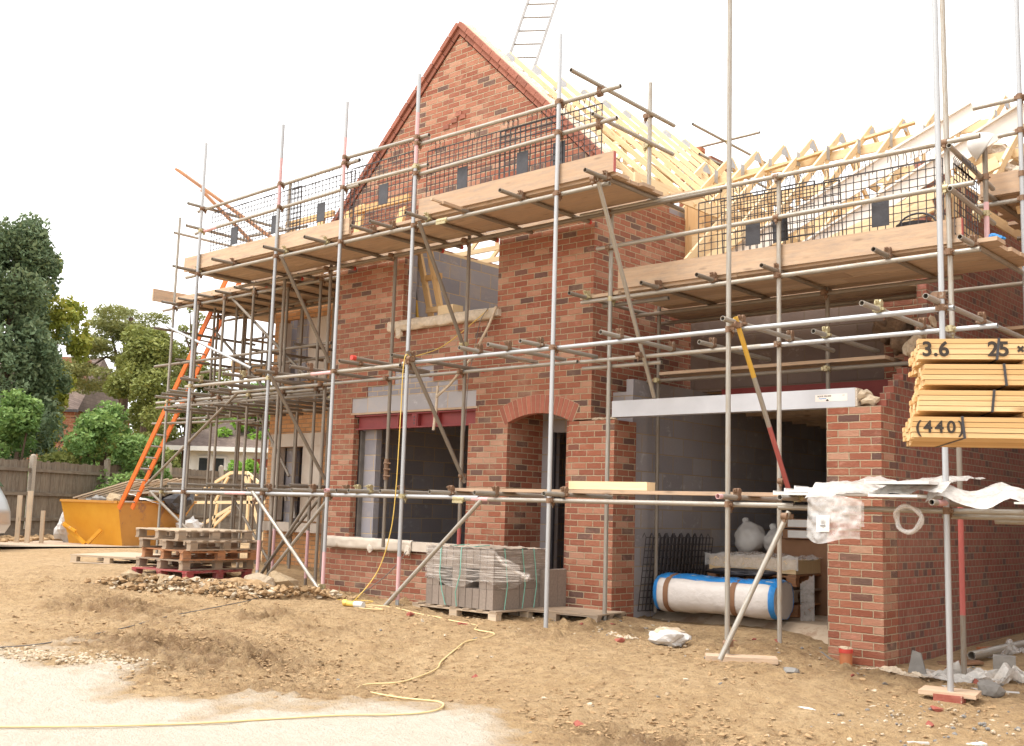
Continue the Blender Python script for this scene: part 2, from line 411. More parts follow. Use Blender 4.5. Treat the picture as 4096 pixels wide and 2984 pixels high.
    def prism(s, poly, org, ax, ay, az, mi=0, r=None, back=True):
        """poly in 2D (ccw seen from +az), extruded along -az"""
        org, ax, ay, az = map(vec, (org, ax, ay, az)); r = random.random() if r is None else r
        f = [org + ax * x + ay * y for x, y in poly]; b = [p - az for p in f]
        s.face(f, [(x, y) for x, y in poly], mi, False, r)
        if back: s.face(b[::-1], [(x, y) for x, y in poly[::-1]], mi, False, r)
        n = len(poly)
        for i in range(n):
            j = (i + 1) % n
            L = (f[j] - f[i]).length; t = az.length
            s.face([f[i], b[i], b[j], f[j]], [(0, 0), (0, t), (L, t), (L, 0)], mi, False, r)
    def lump(s, c, rx, ry, rz, sub=2, rough=.3, mi=0, seed=0, flat=True, freq=1.3, r=None, rot=0):
        bm = bmesh.new()
        bmesh.ops.create_icosphere(bm, subdivisions=sub, radius=1)
        off = Vector((seed * 7.3, seed * 3.1, seed * 1.7)); R = Matrix.Rotation(rot, 3, 'Z')
        vs = []
        for v in bm.verts:
            k = 1 + rough * noise.fractal(v.co * freq + off, 1, 2, 3)
            vs.append(vec(c) + R @ Vector((v.co.x * rx * k, v.co.y * ry * k, v.co.z * rz * k)))
        fs = [tuple(v.index for v in f.verts) for f in bm.faces]
        s.idx(vs, fs, [[(0, 0)] * 3 for _ in fs], mi, not flat, r)
        bm.free()
    def grid(s, fn, nu, nv, mi=0, sm=True, r=None):
        vs = [fn(i / nu, j / nv) for i in range(nu + 1) for j in range(nv + 1)]
        fs = []; us = []
        for i in range(nu):
            for j in range(nv):
                a = i * (nv + 1) + j
                fs.append((a, a + nv + 1, a + nv + 2, a + 1))
                us.append([(i / nu, j / nv), ((i + 1) / nu, j / nv), ((i + 1) / nu, (j + 1) / nv), (i / nu, (j + 1) / nv)])
        s.idx(vs, fs, us, mi, sm, r)
    def mesh(s, name, at=(0, 0, 0)):
        me = bpy.data.meshes.new(name)
        V = np.array(s.v, dtype=np.float64) - np.array(at)
        me.from_pydata(V.tolist(), [], s.f)
        uvl = me.uv_layers.new(name='UVMap')
        uvl.data.foreach_set('uv', np.array(s.uv, dtype=np.float32).ravel())
        me.polygons.foreach_set('material_index', s.mi)
        me.polygons.foreach_set('use_smooth', s.sm)
        at_ = me.attributes.new('rnd', 'FLOAT', 'FACE')
        at_.data.foreach_set('value', np.array(s.r, dtype=np.float32))
        me.update()
        return me
    def build(s, name, mats, parent=None, at=None):
        base = Vector((0, 0, 0))
        p = parent
        while p: base += p.location; p = p.parent
        loc = Vector(at) if at is not None else Vector((0, 0, 0))
        me = s.mesh(name, tuple(base + (loc - base if at is not None else loc)))
        for m in (mats if isinstance(mats, (list, tuple)) else [mats]): me.materials.append(m)
        o = bpy.data.objects.new(name, me)
        COL.objects.link(o)
        if at is not None: o.location = loc - base
        if parent: o.parent = parent
        return o

def tag(o, label=None, cat=None, group=None, kind=None):
    if label: o['label'] = label
    if cat: o['category'] = cat
    if group: o['group'] = group
    if kind: o['kind'] = kind
    return o
def thing(name, label, cat, loc=(0, 0, 0), group=None):
    o = bpy.data.objects.new(name, None)
    o.empty_display_size = .2
    o.location = loc
    COL.objects.link(o)
    return tag(o, label, cat, group)
def one(mb, name, mat, label, cat, at, group=None):
    return tag(mb.build(name, mat, at=at), label, cat, group)
def dup(root, loc=None, rot=None):
    r = root.copy(); COL.objects.link(r)
    if loc is not None: r.location = loc
    if rot is not None: r.rotation_euler = rot
    for ch in list(root.children):
        c = ch.copy(); COL.objects.link(c); c.parent = r
        for g in ch.children:
            d = g.copy(); COL.objects.link(d); d.parent = c
    return r
def q1(fn, *a, **k):
    m = MB(); getattr(m, fn)(*a, **k); return m

# ------------------------------------------------------------------ ground sheet
def axis(lo, hi, step, far):
    a = list(np.arange(lo, hi, step)); d = step; x = lo
    pre = []
    while x > -far: d *= 1.18; x -= d; pre.append(x)
    post = []; d = step; x = a[-1]
    while x < far: d *= 1.18; x += d; post.append(x)
    return np.array(pre[::-1] + a + post)
gx = axis(-6.2, 6.2, .031, 900); gy = axis(-7.2, 1.2, .031, 900)
GX, GY = np.meshgrid(gx, gy, indexing='ij')
Z = np.zeros_like(GX); Wt = np.zeros_like(GX)
for cx, cy, cz in CP:
    wt = ((GX - cx)**2 + (GY - cy)**2 + .05)**-1.5
    Z += wt * cz; Wt += wt
Z /= Wt
pale = np.zeros_like(GX); mud = np.zeros_like(GX)
TRK = [(-.4, -4.4, .93, .36, .22), (.3, -5.0, .9, .43, .2), (3.7, -4.1, .8, .6, .2), (4.3, -3.4, .75, .66, .18), (-2.8, -3.3, .97, .22, .22), (1.6, -2.9, .95, -.3, .18)]
PL = [(-6, -7.3), (-1.6, -5.95), (-.5, -5.68), (.55, -6.15), (.95, -5.6), (1.8, -4.75), (2.5, -4.35), (3.0, -4.6), (3.4, -5.2), (4.5, -6.5), (9, -12)]
plx = np.array([p[0] for p in PL]); ply = np.array([p[1] for p in PL])
for i, x in enumerate(gx):
    if x < -9 or x > 9: continue
    lim = np.interp(x, plx, ply)
    for j, y in enumerate(gy):
        if y < -12 or y > 3.2: continue
        n1 = noise.fractal((x * .9, y * .9, 3), 1, 2, 4)
        n2 = noise.fractal((x * 3.3, y * 3.3, 9), 1, 2, 5)
        n3 = noise.fractal((x * 9, y * 9, 5), 1, 2, 3)
        e = lim - y + n1 * .7 + n2 * .22 + n3 * .06
        pl = min(1, max(0, e / .75 + .4))
        b = math.exp(-((x + .3) / 1.7)**2 - ((y + 4.6) / 1.1)**2) + .55 * math.exp(-((x + 3.4) / 2.6)**2 - ((y + 3.6) / 1.2)**2) + .7 * math.exp(-((x - 3.8) / .9)**2 - ((y + 4.3) / .7)**2) + .5 * max(0, min(1, (y + 1.9) / 1.0))
        md = min(1, max(0, b * 1.25 + n1 * .8 - .35)) * (1 - pl)
        pale[i, j] = pl; mud[i, j] = md
        rough = .006 + .022 * (1 - pl) + .10 * md
        rid = 1 - abs(noise.fractal((x * 2.3 + y * .9, y * 3.6 - x * .8, 2), 1, 2, 4))
        n4 = noise.fractal((x * 20, y * 20, 1), 1, 2, 2)
        cr = max(0, noise.fractal((x * 5 + 4, y * 7, 11), .8, 2, 4) - .12)
        near = -7 < x < 7 and -8 < y < 2
        d1 = noise.voronoi((x * 8 + n2 * .5, y * 8, 1))[0][0] if near else .5
        d2 = noise.voronoi((x * 19, y * 19 + n2 * .5, 4))[0][0] if near else .5
        cl = max(0, .55 - d1) * max(0, n2 * 1.6 + .35) ; cl2 = max(0, .5 - d2)
        tk = 0.0
        for ox, oy, dx, dy, wd_ in TRK:
            s_ = (x - ox) * dx + (y - oy) * dy; t_ = (x - ox) * -dy + (y - oy) * dx + .05 * n1
            if abs(t_) < wd_ and abs(s_) < 2.6:
                f_ = (1 - (t_ / wd_)**4) * max(0, 1 - (s_ / 2.6)**2) * max(0, .6 + n1 * 1.5)
                tk += f_ * (-.03 + .026 * math.tanh(3 * math.sin(s_ * 38 + abs(t_) * 16)))
        dmp = 1 - .75 * min(1, max(0, (y + .7) / .9))
        Z[i, j] += dmp * (rough * (n2 * .5 + n3 * .45 + n4 * .2) + .045 * md * (rid - .75) + (.012 + .08 * md) * cr * (1 - pl) + .018 * n1 * (1 - pl) + (1 - pl) * ((.03 + .13 * md) * cl + (.016 + .06 * md) * cl2) + tk * (1 - pl) * (.5 + .9 * md)) - (.045 if .3 < x < 3.0 and y > .25 else 0)
nx, ny = len(gx), len(gy)
V = np.stack([GX, GY, Z], -1).reshape(-1, 3)
ii = (np.arange(nx - 1)[:, None] * ny + np.arange(ny - 1)[None, :]).ravel()
F = np.stack([ii, ii + ny, ii + ny + 1, ii + 1], -1)
me = bpy.data.meshes.new('ground')
me.vertices.add(len(V)); me.vertices.foreach_set('co', V.ravel())
me.loops.add(F.size); me.loops.foreach_set('vertex_index', F.ravel())
me.polygons.add(len(F)); me.polygons.foreach_set('loop_start', np.arange(0, F.size, 4)); me.polygons.foreach_set('loop_total', np.full(len(F), 4))
me.polygons.foreach_set('use_smooth', np.ones(len(F), dtype=bool))
me.update(calc_edges=True); me.validate()
for nm, arr in (('pale', pale), ('mud', mud)):
    me.attributes.new(nm, 'FLOAT', 'POINT').data.foreach_set('value', arr.ravel().astype(np.float32))
g = NG('site_sand')
P = g.pos()
pa = g.n('ShaderNodeAttribute', attribute_name='pale').outputs['Fac']
mu = g.n('ShaderNodeAttribute', attribute_name='mud').outputs['Fac']
n1 = g.noise(P, 1.3, 6, .65); n2 = g.noise(P, 9, 6, .7); n3 = g.noise(P, 60, 4, .7)
c = g.mix(g.ramp(n1, [(.3, 0.0), (.7, 1.0)]), (.56, .365, .178), (.67, .47, .258))
c = g.mix(g.ramp(n2, [(.42, 0.0), (.75, 1.0)]), c, (.37, .22, .10))
c = g.mix(g.ma('MULTIPLY', mu, g.ramp(n2, [(.3, .3), (.65, .95)])), c, (.25, .145, .068))
pc = g.mix(g.ramp(n2, [(.3, 0.0), (.7, 1.0)]), (.72, .62, .49), (.81, .73, .61))
c = g.mix(g.ramp(g.ma('ADD', pa, g.ma('MULTIPLY', g.ma('SUBTRACT', n2, .5), .7)), [(.12, 0.0), (.88, 1.0)]), c, pc)
gr = g.ramp(g.noise(P, 42, 3, .6), [(.64, 0.0), (.72, 1.0)])
c = g.mix(g.ma('MULTIPLY', gr, .5), c, (.6, .5, .38))
dk = g.ramp(g.noise(g.mapv(P, (1.2, .8, 1)), 21, 5, .72), [(.55, 0.0), (.68, 1.0)])
c = g.mix(g.ma('MULTIPLY', dk, g.ma('MULTIPLY', g.ma('SUBTRACT', 1.1, pa), .55)), c, (.22, .128, .06))
n5 = g.noise(g.mapv(P, (1, 1.3, 1)), 24, 7, .72)
g.bump(g.ma('ADD', g.ma('ADD', n2, g.ma('MULTIPLY', n5, .8)), g.ma('MULTIPLY', n3, .5)), .075)
me.materials.append(g.fin(c, .97))
go = bpy.data.objects.new('ground', me); COL.objects.link(go)
tag(go, kind='structure')

# ------------------------------------------------------------------ the house under construction
H = thing('brick_house', 'half built red brick house with a steep bare gable and open roof trusses behind scaffolding', 'house', (-2.45, 0, -.1))
HF = .105
def wall(name, cells, mat, y0=0.0, y1=HF, parent=H):
    m = MB()
    for x0, x1, z0, z1 in cells: m.box(x0, x1, y0, y1, z0, z1)
    return m.build(name, mat, parent)
# front wall, arch opening cut into the middle cell
m = MB()
for x0, x1, z0, z1 in [(-4.9, -4.35, -.4, 2.48), (-4.35, -2.02, -.4, .55), (-2.02, -1.33, -.4, 2.24), (-.33, -.107, 2.24, 2.48), (-4.9, -4.42, 2.48, 2.69), (-4.9, -4.09, 2.69, 2.845), (-4.9, -3.51, 2.845, 3.07), (-2.72, -.107, 2.845, 3.07), (-4.9, -.107, 3.07, 3.72), (-4.9, -3.4, 3.72, 4.95), (-1.57, -.107, 3.72, 4.95), (-4.9, -.107, 4.95, 5.12)]:
    m.box(x0, x1, 0, HF, z0, z1)
m.box(-2.02, -1.9, 0, HF, 2.24, 2.25)
m.box(-1.9, -1.33, 0, HF, 2.24, 2.69); m.box(-.33, -.107, 0, HF, 2.48, 2.69); m.box(-2.25, -.107, 0, HF, 2.69, 2.845)
def arc(r_, n, cx=-.83, half=.5, rise=.105, extra=0.0):
    R = (half * half + rise * rise) / (2 * rise); a = math.asin(half / R); cz = 2.24 + rise - R
    return [(cx + (R + r_) * math.sin(-a + 2 * a * i / n), cz + (R + r_) * math.cos(-a + 2 * a * i / n)) for i in range(n + 1)], R, a, cz
pts, AR, AA, AZ = arc(0, 14)
m.prism([(x, z) for x, z in pts] + [(-.33, 2.69), (-1.33, 2.69)], (0, 0, 0), (1, 0, 0), (0, 0, 1), (0, -HF, 0))
m.prism([(-4.9, 5.121), (-.0, 5.121), (-.0, 5.53), (-2.45, 7.86), (-4.9, 5.53)], (0, 0, 0), (1, 0, 0), (0, 0, 1), (0, -HF, 0))
m.build('front_wall', brick, H)
m = MB()
N_ = 17
for i in range(N_):
    a0 = -AA * 1.11 + 2 * AA * 1.11 * (i + .07) / N_; a1 = -AA * 1.11 + 2 * AA * 1.11 * (i + .93) / N_
    r1 = AR - .001; r2 = AR + .225
    m.prism([(-.83 + r_ * math.sin(t), AZ + r_ * math.cos(t)) for r_, t in ((r1, a0), (r1, a1), (r2, a1), (r2, a0))], (0, -.008, 0), (1, 0, 0), (0, 0, 1), (0, -.1, 0))
for i in range(40):
    a0 = -AA * 1.12 + 2 * AA * 1.12 * i / 40; a1 = -AA * 1.12 + 2 * AA * 1.12 * (i + 1) / 40
    m.prism([(-.83 + r_ * math.sin(t), AZ + r_ * math.cos(t)) for r_, t in ((AR, a0), (AR, a1), (AR + .228, a1), (AR + .228, a0))], (0, -.003, 0), (1, 0, 0), (0, 0, 1), (0, -.1, 0), mi=1)
m.build('door_arch', [voussoir, mortar], H)
# porch reveal, inner door wall
wall('porch_wall', [(-1.43, -1.332, -.3, 2.6)], brick, HF, .69)
wall('porch_wall', [(-.45, -.345, -.3, 2.6)], brick, HF, .69)
m = MB(); m.box(-1.43, -.35, .11, .69, 2.46, 2.5); m.build('porch_ceiling', plywood, H)
m = MB()
m.box(-1.43, -1.13, .69, .8, -.3, 2.6); m.box(-1.13, -.45, .69, .8, 2.16, 2.6)
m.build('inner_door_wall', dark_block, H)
m = MB(); m.box(-1.15, -1.10, .66, .7, 0, 2.16); m.build('damp_strip', blackp, H)
# steel beam over the front window with web plates
m = MB()
m.box(-4.32, -1.88, .006, .11, 2.232, 2.25); m.box(-4.32, -1.88, .006, .11, 2.422, 2.44); m.box(-4.32, -1.88, .07, .085, 2.25, 2.422)
for x in (-3.42, -3.02, -2.62): m.box(x, x + .012, .012, .07, 2.25, 2.422)
RS = m.build('steel_beam', steel_red, H)
for x in (-3.13, -2.73):
    m = MB(); m.box(x, x + .1, .008, .016, 2.252, 2.42)
    for z in (2.29, 2.335, 2.38): m.tube((x + .05, .0065, z), (x + .05, .012, z), .014, 10, False, 1)
    m.build('bolt_plate', [steel_red, blackp], RS)
m = MB(); m.box(-4.42, -1.86, -.012, .1, 2.448, 2.476); m.build('packing_board', wood_board, H)
m = MB(); m.box(-4.42, -1.9, .012, HF, 2.477, 2.69); m.build('lintel_course', lintel_block, H)
m = MB(); m.box(-4.09, -2.25, .012, HF, 2.69, 2.845); m.box(-3.51, -2.72, .012, HF, 2.845, 3.07); m.build('block_infill', sblock, H)
# sill and panel below the front window
m = MB(); m.box(-4.66, -2.02, -.055, -.002, -.4, .545); m.build('window_panel_wall', brick, H)
def wavy(x0, x1, yf, yb, zb, zt, seed, amp=.012, drop=0.0):
    def fn(u, v):
        x = x0 + (x1 - x0) * u
        pr = [(yb, zt), (yf + .02, zt + .004), (yf, zt - .02), (yf - .004, (zt + zb) / 2), (yf, zb), (yf + .06, zb - .003)]
        k = v * 5; i = min(4, int(k)); t = k - i
        y = pr[i][0] * (1 - t) + pr[i + 1][0] * t; z = pr[i][1] * (1 - t) + pr[i + 1][1] * t
        n = noise.fractal((x * 5, v * 6, seed), 1, 2, 4)
        return Vector((x, y + n * amp, z + n * amp * .8 - drop * u * 0))
    return fn
m = MB(); m.box(-4.74, -1.88, -.11, .11, .56, .68); SL = m.build('window_sill', stone, H)
m = MB(); m.grid(wavy(-4.76, -2.9, -.125, .02, .545, .697, 3), 60, 12); m.build('sill_wrap', stone, SL)
for x in (-3.72, -2.95):
    m = MB(); m.lump((x, -.135, .56), .05, .02, .07, 2, .5, seed=x); m.build('wrap_end', stone, SL)
# inner leaf, floors, room walls of the house (seen dark through the openings)
m = MB()
for c in [(-4.9, -4.06, -.3, 2.5), (-4.06, -2.02, -.3, .56), (-2.02, -1.43, -.3, 2.5), (-4.9, -3.45, 3.72, 4.75), (-4.9, -.002, 2.75, 3.7), (-1.5, -.112, 3.7, 4.75), (-4.9, -.112, 4.95, 5.4)]: m.box(c[0], c[1], .19, .29, c[2], c[3])
m.prism([(-4.6, 5.4), (-.2, 5.4), (-2.45, 7.5)], (0, .19, 0), (1, 0, 0), (0, 0, 1), (0, -.1, 0))
m.build('inner_leaf', block, H)
m = MB(); m.box(-4.34, -4.31, .12, .19, .7, 2.22); m.build('cavity_strip', cableg, H)
m = MB(); m.box(-4.9, -.2, 3.2, 3.3, 0, 2.6); m.box(-1.95, -1.85, .8, 3.2, 0, 2.6); m.box(-4.79, -4.7, .31, 3.19, 0.01, 2.59); m.build('room_wall', block, H)
m = MB(); m.box(-4.88, -.12, .3, 6.4, -.05, .0); m.build('floor_slab', concrete, H)
m = MB(); m.box(-4.88, -.12, .3, 6.4, 2.6, 2.72); m.build('upper_floor', plywood, H)
m = MB(); m.box(-3.68, -3.58, .3, 2.9, 2.72, 4.93); m.box(-3.58, -.12, 2.9, 3.0, 2.72, 4.2); m.build('partition_wall', block, H)
m = MB(); m.bar((-3.63, .3, 4.95), (-3.63, 2.9, 4.95), .1, .04); m.bar((-3.58, 2.85, 5.16), (-.5, 2.85, 5.0), .05, .12); m.bar((-3.4, 2.2, 5.1), (-.5, 2.2, 5.1), .05, .1); m.build('wall_plate', wood_new, H)
m = MB(); m.box(-4.9, -4.8, .11, 6.4, -.3, 5.4); m.box(-4.8, -.12, 6.3, 6.4, -.3, 5.4); m.build('rear_wall', brick, H)
# return wall at the garage side
m = MB(); m.box(-.107, 0, 0, 1.98, 2.24, 5.12); m.box(-.107, 0, 1.98, 6.3, 2.75, 5.05)
m.box(-.107, 0, HF, 1.6, 5.1201, 5.2)
m.build('return_wall', brick, H)
m = MB(); m.box(-.22, -.11, .3, 6.3, 2.75, 5.3); m.build('return_inner_leaf', block, H)
m = MB(); m.box(-.33, .352, -.003, .43, -.3, 2.222); PR = m.build('porch_pier', brick, H)
m = MB()
for i in range(16): m.lump((.02 + i * .021, .02 + .02 * random.random(), 2.235 + .01 * random.random()), .03, .03, .018, 1, .5, seed=i)
m.build('mortar_bed', mortar, PR)
# upper window sill, wrapped in polythene
m = MB(); m.box(-3.46, -1.5, -.06, .1, 3.63, 3.72); US = m.build('window_sill', stone, H)
m = MB(); m.grid(wavy(-3.62, -1.56, -.085, .09, 3.60, 3.745, 8, .02), 60, 12)
m.lump((-3.36, -.09, 3.55), .07, .03, .07, 2, .4, seed=4); m.build('sill_wrap', sheet_b, US)
# verge courses up both rakes of the gable
def verge(sx):
    m = MB(); top = Vector((-2.45, 0, 7.86)); foot = Vector((-2.45 + sx * 2.62, 0, 7.86 - 2.62 * .951))
    d = (foot - top).normalized(); nrm = Vector((-d.z * sx, 0, d.x * sx)); nrm = nrm if nrm.z > 0 else -nrm
    L = (foot - top).length
    for k, (o, pj, bl) in enumerate(((-.11, .02, .215), (-.035, .055, .215))):
        t = .02 if k == 0 else 0
        while t < L:
            e = min(L, t + bl)
            c = top + nrm * (o + .05)
            j = (random.random() - .5) * .006
            m.bar(c + d * t + Vector((0, .05 - pj + j, 0)), c + d * e + Vector((0, .05 - pj + j, 0)), .105, .068, tuple(nrm), 0)
            t += bl + .01
    c = top + nrm * -.03
    m.bar(c + Vector((0, .055, 0)), c + d * L + Vector((0, .055, 0)), .11, .16, tuple(nrm), 1)
    m.build('gable_verge', [vergeb, mortar], H)
verge(1); verge(-1)
m = MB()
m.grid(lambda u, v: Vector((-2.43 + 2.6 * u, .12 + .2 * v, 7.88 - 2.6 * u * .951 + .05 * math.sin(v * math.pi) * (1 + noise.fractal((u * 22, v * 2, 3), 1, 2, 4)))), 150, 8)
m.build('loose_insulation', wool, H)
m = MB()
for x, z in ((-2.5, 6.48), (-2.34, 6.5), (-2.42, 6.56), (-2.66, 6.42)): m.box(x - .05, x + .06, -.014, .02, z - .03, z + .035)
m.box(-2.46, -2.445, -.004, .0, 5.9, 6.46)
m.build('projecting_brick', vergeb, H)
# roof trusses
def truss(y):
    m = MB(); ap = Vector((-2.45, y, 7.84))
    e1 = Vector((.38, y, 7.84 - 2.83 * .935)); e0 = Vector((-5.28, y, 7.84 - 2.83 * .935))
    dn = Vector((0, 0, -.05))
    for e, w_ in ((e0, .034), (e1, .036)): m.bar(ap + dn, e + dn, w_, .07, (0, 0, 1))
    m.bar((-4.9, y, 5.3), (0, y, 5.3), .032, .08)
    for x in (-1.2, -3.7): m.bar((x, y, 5.3), (x, y, 7.84 - abs(x + 2.45) * .935 - .1), .03, .06, (1, 0, 0))
    m.bar((-3.3, y, 6.9), (-1.6, y, 6.9), .028, .06)
    T = m.build('roof_truss', wood_new, H)
    m = MB()
    m.prism([(-.13, -.2), (.13, -.2), (.13, -.14), (0, -.02), (-.13, -.14)], (-2.45, y - .0195, 7.84), (1, 0, 0), (0, 0, 1), (0, -.001, 0))
    m.build('nail_plate', alu, T)
for y in (.42, 1.02, 1.62, 2.22, 2.8, 3.36, 3.92, 4.5, 5.1, 5.7): truss(y)
m = MB()
for x, dz in ((-1.4, -.17), (-.2, -.16)):
    z = 7.84 - abs(x + 2.45) * .935 + dz
    m.bar((x, .35, z), (x, 5.8, z), .03, .09)
m.bar((-2.3, .5, 7.5), (.05, 3.2, 5.35), .09, .03); m.bar((-.2, .5, 5.6), (-2.2, 3.6, 7.4), .09, .03)
m.bar((.36, .3, 5.2), (.36, 6, 5.2), .03, .15)
m.build('roof_brace', wood_new, H)
m = MB(); m.box(-.01, .02, 1.985, 2.6, 4.4, 5.42); m.box(.02, .30, 2.0, 2.02, 4.4, 5.3); m.build('plywood_panel', plywood, H)

# left wing of the house, buff brick with cast stone windows
m = MB(); WX0, WX1, WY = -8.55, -4.91, 1.5
for c in [(WX0, -8.22, -.2, 5.0), (-7.44, WX1, -.2, 5.0), (-8.22, -7.44, -.2, .68), (-8.22, -7.44, 2.14, 3.3), (-8.22, -7.44, 4.45, 5.0)]: m.box(c[0], c[1], WY, WY + .1, c[2], c[3])
m.box(WX0, WX0 + .1, WY + .1, 6, -.2, 5.0)
m.build('wing_wall', ybrick, H)
for z0, z1 in ((.85, 2.14), (3.3, 4.4)):
    m = MB(); m.box(-8.36, -8.2, WY - .05, WY + .12, z0, z1); m.build('window_jamb', stone_y, H)
    m = MB(); m.box(-7.46, -6.95, WY - .05, WY + .12, z0, z1); z = (z0 + z1) / 2; m.box(-7.46, -6.95, WY - .052, WY - .048, z, z + .006, 1); m.build('window_jamb', [stone_y, mortar], H)
m = MB(); m.box(-8.40, -6.9, WY - .06, WY + .12, 2.1405, 2.37); m.build('window_head', stone_y, H)
m = MB(); m.box(-8.47, -6.85, WY - .12, WY + .1, .66, .82); m.build('window_sill', stone_y, H)
m = MB(); m.box(-8.45, -6.5, 2.2, 2.3, 0, 5.0); m.box(-8.45, -8.35, 1.65, 2.2, 0, 5); m.box(-8.2, -7.95, 1.66, 1.76, .8, 2.2); m.box(-8.1, -7.8, 1.66, 1.76, 3.3, 4.5); m.build('wing_inner_leaf', block, H)
m = MB(); m.box(-8.5, -4.9, 1.7, 6, 2.65, 2.75); m.build('wing_floor', plywood, H)
m = MB(); m.path([(-7.62, WY - .03, .9), (-7.64, WY - .08, 1.25), (-7.72, WY - .12, 1.38), (-7.85, WY - .1, 1.36), (-7.9, WY - .02, 1.2)], .025, 8); m.build('waste_pipe', whitep, H)
m = MB()
for i, x in enumerate((-8.0, -7.4, -6.8, -6.2, -5.6)):
    m.bar((x, 1.3, 5.15), (x, 4.2, 7.2), .036, .1)
m.build('wing_rafter', wood_new, H)

# garage front: pier, flank wall with toothed steps, lintel, steel, block walls
m = MB(); m.box(2.98, 3.54, -.003, .33, -.5, 2.25); m.build('garage_pier', brick, H)
m = MB(); m.box(3.435, 3.542, .33, 7, -.5, 2.25)
y = .0; z = 2.25
while z < 5.0:
    y = min(y + (.075 + .05 * random.random() if z < 2.9 else .1), 1.2)
    m.box(3.435, 3.542, y, 7, z, z + .0749); z += .075
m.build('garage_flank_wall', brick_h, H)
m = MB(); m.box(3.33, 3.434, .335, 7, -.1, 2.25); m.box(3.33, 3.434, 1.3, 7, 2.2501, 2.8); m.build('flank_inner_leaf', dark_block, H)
m = MB()
for i in range(4): m.lump((3.3 + .08 * i - .15, .1, 2.31 + .03 * (i % 3)), .09, .09, .06, 2, .6, seed=i + 30)
m.build('mortar_heap', mortar, H); m = MB()
for i in range(6): m.lump((3.49 + .02 * (i % 2), .85 + .1 * i, 2.93 + .07 * i), .05, .1, .09, 2, .7, seed=i + 40)
m.build('mortar_heap', mortar, H)
m = MB(); m.lump((3.2, 1.15, 3.18), .16, .34, .16, 3, .6, seed=5, flat=False); m.lump((3.38, .95, 3.0), .1, .16, .12, 3, .7, seed=6, flat=False); m.build('insulation_batt', woold, H)
m = MB(); m.box(.31, 3.28, -.002, .13, 2.252, 2.44); LB = m.build('garage_lintel', steel_grey, H)
m = MB(); m.box(3.281, 3.30, .0, .128, 2.256, 2.436); m.build('lintel_end', wool, LB)
m = MB(); m.box(2.86, 3.2, -.0035, -.0021, 2.315, 2.385)
for v in (): pass
ST = m.build('lintel_sticker', whited, LB)
m = MB(); m.box(.7, 3.43, 1.78, 1.9, 2.5, 2.74); m.box(.7, 3.43, 1.7, 1.98, 2.49, 2.5); m.build('garage_steel_beam', steel_red, H)
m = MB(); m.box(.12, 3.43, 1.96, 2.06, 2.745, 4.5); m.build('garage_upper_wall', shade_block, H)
m = MB(); m.box(2.75, 3.43, 1.95, 1.958, 2.75, 4.4); m.build('brick_return', brick, H)
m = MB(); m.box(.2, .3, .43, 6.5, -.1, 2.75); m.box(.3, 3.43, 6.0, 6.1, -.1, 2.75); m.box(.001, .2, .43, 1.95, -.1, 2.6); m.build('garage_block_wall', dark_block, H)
m = MB(); m.box(.1, 3.45, 2.07, 6.1, 2.745, 2.8); m.build('garage_ceiling', plywood, H)
m = MB()
for i in range(9): m.bar((.3, 2.2 + i * .45, 2.62), (3.43, 2.2 + i * .45, 2.62), .05, .2)
m.build('ceiling_joist', wood_board, H)
m = MB()
m.grid(lambda u, v: Vector((.1 + 3.3 * u, .62 + 5.5 * v + .05 * noise.noise((u * 20, 0, 0)), .005 - .2 * (v == 0))), 30, 12, sm=False); m.build('garage_slab', concrete, H)
# garage roof trusses: ridge along X
def gtruss(x, full=True):
    m = MB(); ap = Vector((x, 4.0, 6.65)); e = Vector((x, 1.4, 6.65 - 2.6 * .86)); e2 = Vector((x, 6.6, 6.65 - 2.6 * .86)); dn = Vector((0, 0, -.05))
    m.bar(ap + dn, e + dn, .038, .09); m.bar(ap + dn, e2 + dn, .036, .085)
    m.bar((x, 3.55, 5.35), (x, 3.55, 6.22), .03, .08, (0, 1, 0)); m.bar((x, 4.45, 5.35), (x, 4.45, 6.22), .03, .09, (0, 1, 0))
    m.bar((x, 2.35, 4.5), (x, 2.35, 5.25), .03, .08, (0, 1, 0)); m.bar((x, 5.65, 4.5), (x, 5.65, 5.2), .03, .09, (0, 1, 0))
    m.bar((x, 2.6, 5.42), (x, 5.4, 5.42), .027, .09); m.bar((x, 1.5, 4.48), (x, 6.5, 4.48), .025, .12)
    T = m.build('garage_truss', wood_new, H)
    m = MB()
    m.prism([(-.1, -.19), (.1, -.19), (.1, -.14), (0, -.04), (-.1, -.14)], (x + .0205, 4.0, 6.65), (0, 1, 0), (0, 0, 1), (.001, 0, 0))
    m.build('nail_plate', alu, T); m = MB()
    m.prism([(-.05, -.1), (.05, -.1), (.05, .1), (-.05, .1)], (x + .0205, 3.55, 6.2), (0, 1, 0), (0, 0, 1), (.001, 0, 0))
    m.build('nail_plate', alu, T)
for i in range(-3, 13): gtruss(-.05 + .448 * i)
m = MB()
for y, z, hh in ((3.66, 6.18, .13), (2.75, 5.42, .1), (4.5, 6.05, .13), (5.3, 5.4, .12)): m.bar((-1.2, y, z), (5.2, y, z), .03, hh)
m.bar((.1, 2.02, 4.72), (3.6, 2.02, 4.72), .05, .3); m.bar((-.5, 3.2, 5.9), (2.4, 3.9, 6.5), .09, .03)
m.build('roof_binder', wood_new, H)
m = MB(); m.box(.14, 3.43, 2.1, 2.12, 4.5, 5.0); m.build('plywood_panel', plywood, H)
for i in range(26):
    m = MB(); m.lump((3.5 + random.random() * 1.6, 2.6 + random.random() * 1.6, 5.0 + random.random() * .9), .16, .16, .08, 2, .7, seed=i + 90); m.build('roof_insulation', wool, H)
